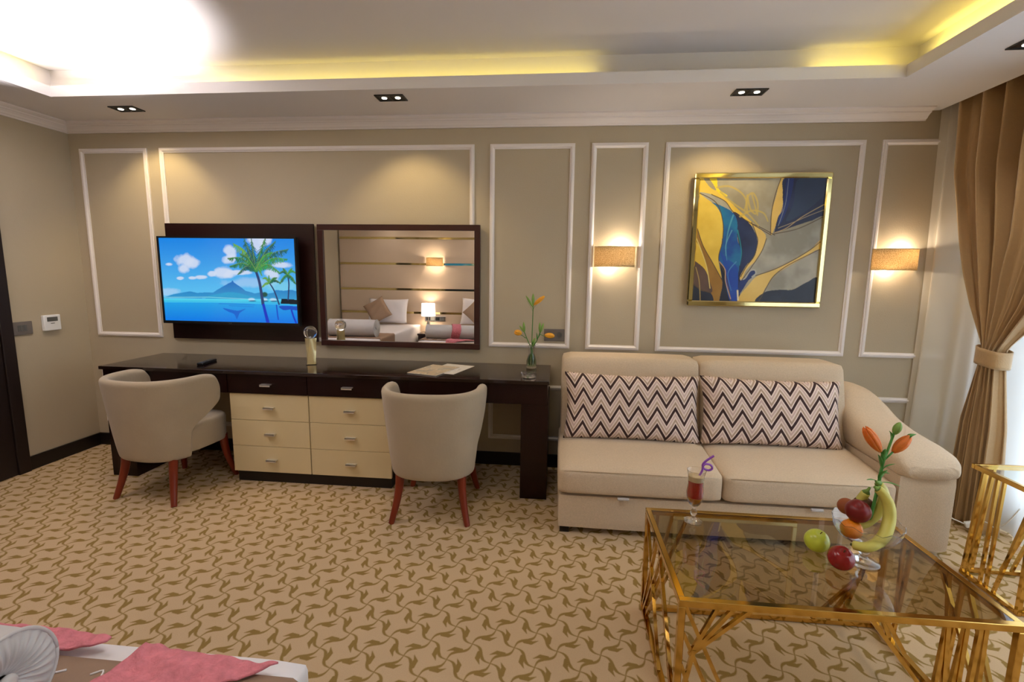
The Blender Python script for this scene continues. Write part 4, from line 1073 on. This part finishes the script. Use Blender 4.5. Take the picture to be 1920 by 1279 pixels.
# ------------------------------------------------------------------ drink
ZT = HT+0.0002
dg = thing('cocktail_glass', 'stemmed glass of red drink with foam on the coffee table', 'glass', (1.016, -1.545, ZT))
bm = B()
out = [(0, 0), (0.033, 0), (0.034, 0.003), (0.020, 0.008), (0.008, 0.014), (0.006, 0.022), (0.011, 0.030), (0.013, 0.037), (0.010, 0.045), (0.006, 0.050), (0.008, 0.058), (0.022, 0.075), (0.031, 0.100), (0.032, 0.120), (0.028, 0.150), (0.030, 0.185), (0.035, 0.207)]
inn = [(0.0335, 0.207), (0.0285, 0.185), (0.0265, 0.150), (0.0302, 0.120), (0.029, 0.100), (0.020, 0.077), (0, 0.062)]
lathe(bm, out+inn, 32); finish(bm, 'glass_body', M['glass'], dg, smooth=True, autosmooth=60)
bm = B(); lathe(bm, [(0, 0.0625), (0.0195, 0.0775), (0.0285, 0.100), (0, 0.101)], 28); finish(bm, 'amber_layer', M['drink_low'], dg, smooth=True, autosmooth=50)
bm = B(); lathe(bm, [(0, 0.1012), (0.0286, 0.1012), (0.0298, 0.120), (0.0262, 0.150), (0.0268, 0.165), (0, 0.165)], 28); finish(bm, 'drink', M['drink'], dg, smooth=True, autosmooth=50)
bm = B(); lathe(bm, [(0, 0.1652), (0.0268, 0.1652), (0.0282, 0.184), (0.020, 0.188), (0, 0.186)], 28); finish(bm, 'foam', M['foam'], dg, smooth=True, autosmooth=50)
bm = B(); tube(bm, catmull([(0.005, 0, 0.17), (0.020, 0, 0.205), (0.022, 0, 0.222), (0.030, 0, 0.232), (0.050, 0.004, 0.228), (0.058, 0.006, 0.214), (0.046, 0.006, 0.206), (0.028, 0.004, 0.212), (0.020, -0.002, 0.228), (0.030, -0.003, 0.245), (0.058, -0.004, 0.268)], 6), 0.0042, 8)
tag(finish(bm, 'drinking_straw', M['straw'], None, smooth=True, loc=(1.016, -1.545, ZT)), 'purple looped drinking straw standing in the red cocktail', 'straw')

# ------------------------------------------------------------------ fruit bowl
BX, BY = 1.508, -1.755
fbw = thing('fruit_bowl', 'footed clear glass bowl of fruit on the coffee table', 'bowl', (BX, BY, ZT))
bm = B()
o_ = [(0, 0), (0.046, 0), (0.048, 0.003), (0.034, 0.009), (0.014, 0.018), (0.010, 0.030), (0.016, 0.038), (0.018, 0.046), (0.010, 0.056), (0.014, 0.064), (0.050, 0.076), (0.078, 0.093), (0.094, 0.118), (0.100, 0.146)]
i_ = [(0.098, 0.147), (0.0915, 0.119), (0.076, 0.096), (0.048, 0.080), (0, 0.072)]
lathe(bm, o_+i_, 48)
for v in bm.verts:
    rr = math.hypot(v.co.x, v.co.y)
    if v.co.z > 0.11: v.co.z += 0.005*math.sin(12*math.atan2(v.co.y, v.co.x))*(v.co.z-0.11)/0.04
finish(bm, 'bowl_body', M['glass'], fbw, smooth=True, autosmooth=60)
def apple(bm, r, squash=0.92):
    prof = []
    for i in range(19):
        a = PI*i/18; rr = r*math.sin(a)*(1+0.06*math.cos(a)); z = -r*squash*math.cos(a)
        if i > 14: z -= r*0.22*((i-14)/4)**2
        if i < 3: z += r*0.10*((3-i)/3)**2
        prof.append((max(0, rr) if 0 < i < 18 else 0, z))
    lathe(bm, prof, 28)
def fruit(name, label, cat, m, loc, r, sq=0.92, rot=(0, 0, 0), stem=True, group=None):
    o = thing(name, label, cat, loc, 0, group); o.rotation_euler = rot
    bm = B(); apple(bm, r, sq); finish(bm, 'flesh', m, o, smooth=True)
    if stem: bm = B(); tube(bm, catmull([(0, 0, r*0.55), (0.001, 0, r*0.85), (0.004, 0, r*1.02)], 3), 0.0014, 6); finish(bm, 'stem', M['kiwi'], o)
    return o
fruit('green_apple', 'yellow green apple lying alone on the glass table', 'apple', M['green_apple'], (1.388, -1.700, ZT+0.0375), 0.039, 1.0, (0.3, 0.1, 0))
fruit('red_apple', 'dark red apple on the glass table beside the bowl foot', 'apple', M['red_apple'], (1.413, -1.800, ZT+0.0375), 0.039, 0.98, (0.4, -0.3, 0.4))
fruit('nectarine', 'dark red nectarine on top of the fruit in the bowl', 'nectarine', M['nectarine'], (BX-0.038, BY-0.008, ZT+0.184), 0.037, 0.98, (0.5, -0.4, 0), False)
fruit('orange', 'orange in the left side of the glass bowl', 'orange', M['orange_fruit'], (BX-0.056, BY-0.016, ZT+0.124), 0.032, 0.95, (0.2, 0.2, 0), False)
k1 = fruit('kiwi_fruit', 'brown kiwi fruit behind the nectarine in the bowl', 'kiwi', M['kiwi'], (BX+0.008, BY+0.044, ZT+0.182), 0.027, 1.2, (1.0, 0.8, 0), False)
k2 = fruit('nectarine', 'small orange brown fruit peeking over the back left of the red nectarine', 'nectarine', M['peach'], (BX-0.040, BY+0.050, ZT+0.170), 0.027, 1.05, (1.2, -0.2, 0), False)
def banana(label, pts, r):
    o = thing('banana', label, 'banana', (BX-0.030, BY, ZT), 0, 'bananas in the bowl')
    P_ = catmull(pts, 6); n = len(P_)
    rad = [r*(0.35+0.65*math.sin(PI*min(1, max(0, (i/(n-1))*0.86+0.10)))**0.55) for i in range(n)]
    rad[-1] = r*0.22; rad[-2] = r*0.26; rad[-3] = r*0.34; rad[0] = r*0.3
    bm = B(); tube(bm, P_[:-3], rad[:-3], 7); finish(bm, 'peel', M['banana'], o, smooth=True)
    bm = B(); tube(bm, P_[-4:], rad[-4:], 7); finish(bm, 'stalk', M['leaf_light'], o, smooth=True)
    bm = B(); tube(bm, [P_[0]+(P_[0]-P_[1])*0.8, P_[0]], [r*0.18, r*0.31], 7); finish(bm, 'tip', M['banana_tip'], o, smooth=True)
    return o
banana('front banana curving from the bowl front up to the right', [(-0.055, -0.072, 0.100), (-0.015, -0.085, 0.102), (0.035, -0.070, 0.125), (0.065, -0.045, 0.170), (0.068, -0.030, 0.220), (0.050, -0.020, 0.255), (0.028, -0.014, 0.272)], 0.0185)
banana('back banana standing upright behind the front one', [(-0.005, 0.015, 0.112), (0.040, 0.02, 0.130), (0.070, 0.018, 0.170), (0.078, 0.010, 0.220), (0.062, 0.004, 0.262), (0.040, 0.0, 0.285)], 0.0175)
banana('inner banana half hidden between the kiwi and the other bananas', [(0.00, 0.03, 0.11), (0.022, 0.045, 0.15), (0.032, 0.045, 0.20), (0.044, 0.03, 0.25)], 0.0165)
lb = thing('lily_branch', 'lily branch with two orange buds standing in the fruit bowl', 'flowers', (BX-0.016, BY, ZT+0.036))
bm = B()
tube(bm, catmull([(0.030, 0.012, 0.10), (0.042, 0.012, 0.22), (0.048, 0.012, 0.30), (0.060, 0.012, 0.36), (0.072, 0.012, 0.415)], 5), [0.0050]*10+[0.0038]*11, 8)
tube(bm, [(0.050, 0.012, 0.318), (0.043, 0.012, 0.338), (0.034, 0.012, 0.348)], 0.003, 7); tube(bm, [(0.052, 0.012, 0.318), (0.067, 0.012, 0.336), (0.076, 0.012, 0.348)], 0.003, 7)
finish(bm, 'stem', M['stem_bright'], lb, smooth=True)
for a, b, w_ in (((0.046, 0.012, 0.28), (0.070, 0.0, 0.305), 0.006), ((0.046, 0.012, 0.29), (0.026, 0.0, 0.33), 0.005), ((0.044, 0.012, 0.265), (0.060, 0.0, 0.275), 0.007), ((0.048, 0.012, 0.31), (0.042, 0.0, 0.35), 0.006), ((0.044, 0.012, 0.24), (0.075, -0.02, 0.245), 0.005), ((0.044, 0.012, 0.24), (0.005, 0.0, 0.250), 0.005), ((0.043, 0.012, 0.25), (0.046, -0.01, 0.285), 0.008), ((0.065, 0.012, 0.385), (0.056, 0.01, 0.41), 0.005), ((0.110, 0.012, 0.39), (0.130, 0.01, 0.405), 0.009)): bm = B(); leafblade(bm, a, tuple(Vector(a)+(Vector(b)-Vector(a))*1.25), w_*1.3, 0.006); finish(bm, 'leaf', M['stem_bright'], lb, smooth=True)
bm = B(); bud(bm, (0.072, 0.012, 0.405), (0.085, 0.012, 0.445), 0.011); finish(bm, 'green_bud', M['leaf_light'], lb, smooth=True)
bm = B(); bud(bm, (0.036, 0.012, 0.345), (-0.020, 0.012, 0.424), 0.0150, openk=0.35); finish(bm, 'orange_bud', M['orange_petal'], lb, smooth=True)
bm = B(); bud(bm, (0.075, 0.012, 0.345), (0.122, 0.012, 0.402), 0.0150, openk=0.1); finish(bm, 'orange_bud', M['orange_petal'], lb, smooth=True)

# ------------------------------------------------------------------ curtains
def smooth_y(z, keys):
    zs = [k[0] for k in keys]; ys = [k[1] for k in keys]
    for i in range(len(zs)-1):
        if z <= zs[i+1] or i == len(zs)-2:
            t = (z-zs[i])/(zs[i+1]-zs[i]); t = min(1, max(0, t)); t = t*t*(3-2*t) if False else t
            return ys[i]+(ys[i+1]-ys[i])*t
dp = thing('drape', 'bronze brown drape gathered by a tieback beside the sheer curtain', 'curtain', (0, 0, 0))
yl = [(0.0, -0.40), (0.6, -0.42), (0.93, -0.49), (1.02, -0.49), (1.25, -0.36), (1.6, -0.20), (2.0, -0.07), (2.56, -0.02)]
yr = [(0.0, -0.68), (0.6, -0.655), (0.93, -0.61), (1.02, -0.61), (1.25, -0.80), (1.6, -1.00), (2.0, -1.10), (2.56, -1.15)]
def drape_f(u, v):
    z = 0.012+v*2.548
    a, b = smooth_y(z, yl), smooth_y(z, yr)
    y = a+(b-a)*u
    width = abs(b-a); amp = 0.014+0.050*min(1, max(0, (width-0.17)/0.8))
    if z < 0.93: amp = 0.018+0.022*(0.93-z)/0.93
    ph = u*2*PI*7.5
    fold = math.sin(ph+0.6*math.sin(ph*0.37+1.0))+0.35*math.sin(ph*2.3+1.0)
    bow = 0.035*math.sin(PI*u)*(1-min(1, width/0.8))
    y += 0.25*amp*math.cos(ph)
    return Vector((2.822-0.012*(1-min(1, abs(z-0.97)/0.8))+max(-0.055, min(0.055, amp*fold))-bow, y, z))
bm = B(); grid_surface(bm, drape_f, 260, 90)
o = finish(bm, 'cloth', M['drape'], dp, smooth=True); sm = o.modifiers.new('s', 'SOLIDIFY'); sm.thickness = 0.003
bm = B()
def tie(u, v):
    a = 2*PI*u; e = 0.75; ca, sa = math.cos(a), math.sin(a)
    return Vector((2.808+0.060*math.copysign(abs(ca)**e, ca), -0.552+0.078*math.copysign(abs(sa)**e, sa), 0.925+0.092*v+0.012*math.sin(a)))
grid_surface(bm, tie, 48, 6, closed_u=True); o = finish(bm, 'tieback', M['drape'], dp, smooth=True); sm = o.modifiers.new('s', 'SOLIDIFY'); sm.thickness = 0.004
sh = [(2.768, -0.012), (2.800, -0.030), (2.790, -0.050), (2.850, -0.085), (2.905, -0.13), (2.885+0.03, -0.19), (2.935, -0.26), (2.905, -0.33), (2.94, -0.40), (2.91, -0.48), (2.94, -0.56)]
y = -0.56; k = 0
while y > -4.2: y -= 0.085; k += 1; sh.append((2.935+(0.028 if k % 2 else -0.022), y))
shc = catmull([(a, b, 0) for a, b in sh], 7)
def sheer_f(u, v):
    i = u*(len(shc)-1); a = int(min(i, len(shc)-2)); q = shc[a].lerp(shc[a+1], i-a)
    z = 0.006+v*2.55; k = 0.4+0.6*(1-v)
    return Vector((q.x+0.006*math.sin(q.y*40+v*5)*k+(0.012*math.sin(v*4+q.y*9)), q.y, z))
bm = B(); grid_surface(bm, sheer_f, len(shc), 26); tag(finish(bm, 'sheer_curtain', M['sheer'], None, smooth=True), 'pale sheer curtain hanging behind the brown drape over the window', 'curtain')

# white cable with inline switch behind the sofa arm
cb = thing('lamp_cord', 'white cord with inline switch on the floor by the sofa arm', 'cord', (0, 0, 0))
bm = B(); tube(bm, catmull([(2.50, -0.50, 0.03), (2.60, -0.58, 0.06), (2.66, -0.60, 0.075), (2.70, -0.60, 0.060), (2.745, -0.62, 0.045)], 5), 0.003, 7); tube(bm, catmull([(2.785, -0.63, 0.055), (2.80, -0.645, 0.08), (2.80, -0.68, 0.09), (2.78, -0.75, 0.10), (2.765, -0.82, 0.16), (2.78, -0.86, 0.26)], 5), 0.003, 7); finish(bm, 'cable', M['cable'], cb, smooth=True)
bm = B(); box(bm, -0.026, -0.012, -0.016, 0.026, 0.012, 0.016, 0.005, 3); finish(bm, 'inline_switch', M['plastic_white'], cb, smooth=True, loc=(2.765, -0.625, 0.05), rot=(0, -0.35, -0.3))

# ------------------------------------------------------------------ beds and the far wall (foreground corner and mirror view)
hb = thing('headboard', 'beige padded wall panelling with thin gold strips behind the beds', 'headboard', (0, YF, 0))
edges = [0.02, 0.72, 1.095, 1.50, 1.905, 2.335]
M['pad'] = mat('beige padded fabric', srgb(204, 182, 158), 0.85, sheen=0.1)
for a, b in zip(edges, edges[1:]):
    bm = B(); cushion(bm, -3.07, 0.0005, a+0.015, 0.75, 0.056, b-0.015, r=0.016, n=4)
    finish(bm, 'padded_panel', M['pad'], hb, smooth=True, autosmooth=35)
for z in edges[1:-1]:
    bm = B(); box(bm, -3.07, 0.0005, z-0.016, 0.75, 0.049, z+0.016); finish(bm, 'gold_strip', M['gold_frame'], hb)
bedf = -2.45
def bed(label, x0, x1, runner_off):
    r = thing('bed', label, 'bed', (x0, bedf, 0)); W = x1-x0; L_ = 1.86
    bm = B(); box(bm, 0.04, -L_, 0.06, W-0.04, -0.05, 0.26, 0.01); finish(bm, 'bed_base', M['wood'], r)
    bm = B()
    bm.free()
    for x in (0.08, W-0.08):
        for y in (-L_+0.06, -0.12): bm = B(); box(bm, x-0.03, y-0.03, 0, x+0.03, y+0.03, 0.06); finish(bm, 'foot', M['black_base'], r)
    bm = B(); cushion(bm, 0, -L_, 0.262, W, -0.02, 0.535, r=0.035, puff=0.006, n=8); finish(bm, 'mattress', M['white_sheet'], r, smooth=True)
    bm = B(); cushion(bm, -0.010, -L_+0.0, 0.20, W+0.010, 0.0, 0.543, r=0.020, n=14)
    finish(bm, 'white_bedspread', M['white_sheet'], r, smooth=True)
    bm = B()
    def rf(u, v):
        s = -0.30+u*(W+0.60); z = 0.5445; x = s
        if s < -0.012: z = 0.5445+(s+0.012)*1.0; x = -0.0135
        if s > W+0.012: z = 0.5445-(s-W-0.012); x = W+0.0135
        return Vector((x, -0.060-v*0.52, z+0.001*math.sin(s*60)*math.sin(v*40)))
    grid_surface(bm, rf, 90, 24); o = finish(bm, 'bed_runner', M['runner'], r, smooth=True, autosmooth=50); sm = o.modifiers.new('s', 'SOLIDIFY'); sm.thickness = 0.006; sm.offset = 1
    return r
bed('left bed with white cover and taupe runner, seen in the mirror', -2.90, -1.74, 0)
b2 = bed('bed at the bottom left with white edge and taupe runner', -1.225, -0.05, 0)
# cream squiggle embroidery on the near runner
bm = B()
rs = random.Random(3)
for i in range(10):
    for j in range(5):
        cx, cy = 0.10+i*0.11+0.02*(j % 2), -0.10-j*0.095
        tube(bm, catmull([(cx, cy, 0.5515), (cx+0.018, cy+0.012, 0.552), (cx+0.03, cy-0.004, 0.552), (cx+0.050, cy+0.006, 0.5515)], 3), 0.0022, 5)
o = finish(bm, 'embroidery', M['white_sheet'], b2, smooth=True); o['kind'] = 'stuff'
def bolster(label, x0, x1, y, z, r, rz=0):
    o = thing('bolster', label, 'bolster', ((x0+x1)/2, y, z), rz, 'satin bolsters at the bed feet'); L_ = (x1-x0)/2
    bm = B()
    vs = grid_surface(bm, lambda u, v: Vector((-L_+2*L_*v, (r-0.004*(abs(v-.5)*2)**6)*math.cos(2*PI*u), (r-0.004*(abs(v-.5)*2)**6)*math.sin(2*PI*u))), 48, 16, closed_u=True)
    finish(bm, 'cover', M['grey_bolster'], o, smooth=True)
    for s_ in (-1, 1):
        bm = B()
        def cap(u, v):
            a = 2*PI*u; rr = r*(1-v)+0.012*v
            pl = 0.0035*math.sin(a*26)*math.sin(PI*min(1, v*1.1))
            return Vector((s_*(L_+0.012*math.sin(PI*(1-v))-0.012*v+pl), rr*math.cos(a), rr*math.sin(a)))
        vs = grid_surface(bm, cap, 156, 8, closed_u=True)
        finish(bm, 'pleated_end', M['grey_bolster'], o, smooth=True)
        bm = B(); tube(bm, [Vector((s_*L_, r*math.cos(2*PI*i/48), r*math.sin(2*PI*i/48))) for i in range(49)], 0.0038, 6); finish(bm, 'piping', M['grey_bolster'], o, smooth=True)
        bm = B(); bmesh.ops.create_uvsphere(bm, u_segments=16, v_segments=10, radius=0.016, matrix=Matrix.Translation((s_*(L_+0.002), 0, 0)) @ Matrix.Diagonal((0.6, 1, 1, 1))); finish(bm, 'button', M['grey_bolster'], o, smooth=True)
    return o
bolster('grey satin bolster with pleated end at the bottom left corner', -1.17, -0.500, -2.665, 0.635, 0.088)
bolster('grey satin bolster on the left bed, seen in the mirror', -2.44, -1.83, -2.66, 0.658, 0.110)
# pink throw: wraps the bolster and spreads over the bed's foot edge
bm = B()
def hgt(x, y):
    z = 0.553
    if y > bedf-0.002: z -= (y-bedf+0.002)*2.2
    return z
def wr(x, y): return 0.006+0.007*(math.sin(x*38+y*31)*math.sin(y*43-x*20)+1)*0.5+0.0025*math.sin(x*130+3)*math.sin(y*110)
def tail1(u, v):
    x = -0.88+u*0.38; top = -2.43-0.035*u; wd = 0.012+0.11*(1-u)**0.7
    y = top-v*wd
    return Vector((x, y, hgt(x, y)+wr(x, y)*0.8))
def tail2(u, v):
    xl_, xr_ = -0.41-0.30*v**2, -0.09-0.62*v
    x = xl_+(xr_-xl_)*u; y = -2.472-0.022*u+0.003*math.sin(u*14)-v*0.42
    z = hgt(x, y)+wr(x, y)*1.2
    return Vector((x, y, z))
def band(u, v):
    a = -0.9+u*(PI+0.9+0.3); r = 0.095+0.004*math.sin(v*40+u*9)
    return Vector((-0.86+0.11*v+0.03*math.sin(u*5), -2.665+r*math.cos(a), 0.635+r*math.sin(a)))
grid_surface(bm, tail1, 60, 20); grid_surface(bm, tail2, 80, 50); grid_surface(bm, band, 50, 14)
o = finish(bm, 'pink_throw', M['pink'], None, smooth=True); sm = o.modifiers.new('s', 'SOLIDIFY'); sm.thickness = 0.005; sm.offset = 1
tag(o, 'pink knitted throw spread over the foot of the near bed', 'throw')
# pillows on both beds
def bedpillow(label, name, w, h, d, m, loc, rot, cat='pillow', group=None):
    o = pillow_mesh(name, w, h, d, M[m], n=18); tag(o, label, cat, group); o.location = loc; o.rotation_euler = rot; return o
bedpillow('white pillow against the headboard of the left bed, in the mirror', 'bed_pillow', 0.64, 0.40, 0.15, 'white_sheet', (-2.22, -4.17, 0.755), (0.28, 0, 0), group='white bed pillows')
bedpillow('taupe square cushion on its corner on the left bed', 'square_cushion', 0.33, 0.33, 0.12, 'brown_cushion', (-2.32, -3.99, 0.775), (0.30, PI/4+0.25, 0.1), group='taupe square cushions')
bedpillow('white pillow against the headboard of the near bed, in the mirror', 'bed_pillow', 0.64, 0.42, 0.15, 'white_sheet', (-0.72, -4.17, 0.765), (0.28, 0.05, 0), group='white bed pillows')
bedpillow('taupe square cushion on its corner on the near bed', 'square_cushion', 0.33, 0.33, 0.12, 'brown_cushion', (-0.75, -3.99, 0.775), (0.30, PI/4, -0.1), group='taupe square cushions')
# nightstand, bedside lamp, socket strip
ns = thing('nightstand', 'low dark nightstand between the two beds in the mirror', 'nightstand', (-1.485, -4.16, 0))
bm = B(); box(bm, -0.20, -0.165, 0.05, 0.20, 0.17, 0.40, 0.003); finish(bm, 'cabinet', M['wood'], ns)
bm = B(); box(bm, -0.21, -0.17, 0.40, 0.21, 0.18, 0.43, 0.003); finish(bm, 'top', M['wood_top'], ns)
bm = B(); box(bm, -0.185, 0.170, 0.08, 0.185, 0.182, 0.38, 0.002); d_ = finish(bm, 'drawer', M['wood'], ns)
bm = B(); box(bm, -0.185, -0.15, 0, 0.185, 0.15, 0.05); finish(bm, 'plinth', M['black_base'], ns)
lp_ = thing('bedside_lamp', 'lit white bedside lamp on the nightstand, in the mirror', 'lamp', (-1.575, -4.20, 0.431))
bm = B(); lathe(bm, [(0, 0), (0.06, 0), (0.062, 0.008), (0.02, 0.016), (0.014, 0.03), (0.03, 0.08), (0.032, 0.13), (0.014, 0.18), (0.008, 0.20), (0.008, 0.27), (0, 0.27)], 28); finish(bm, 'lamp_base', M['chrome'], lp_, smooth=True, autosmooth=50)
bm = B(); lathe(bm, [(0.105, 0.255), (0.112, 0.255), (0.106, 0.455), (0.100, 0.455), (0.105, 0.256)], 36); finish(bm, 'lamp_shade', M['shade_white'], lp_, smooth=True, autosmooth=40)
light('bedside_bulb', 'POINT', (-1.575, -4.20, 0.79), 6.0, SOFTWARM, shadow_soft_size=0.04)
ss = thing('socket_strip', 'grey socket strip on the headboard behind the bedside lamp', 'socket', (-1.50, -4.346, 0.63), PI)
bm = B(); box(bm, -0.17, -0.012, -0.04, 0.17, 0.0, 0.04, 0.002); finish(bm, 'plate', M['chrome'], ss)
for k in range(4): bm = B(); box(bm, -0.15+k*0.078, -0.015, -0.028, -0.085+k*0.078, -0.012, 0.028, 0.002); finish(bm, 'socket_insert', M['plastic_dark' if k % 2 else 'lcd'], ss)
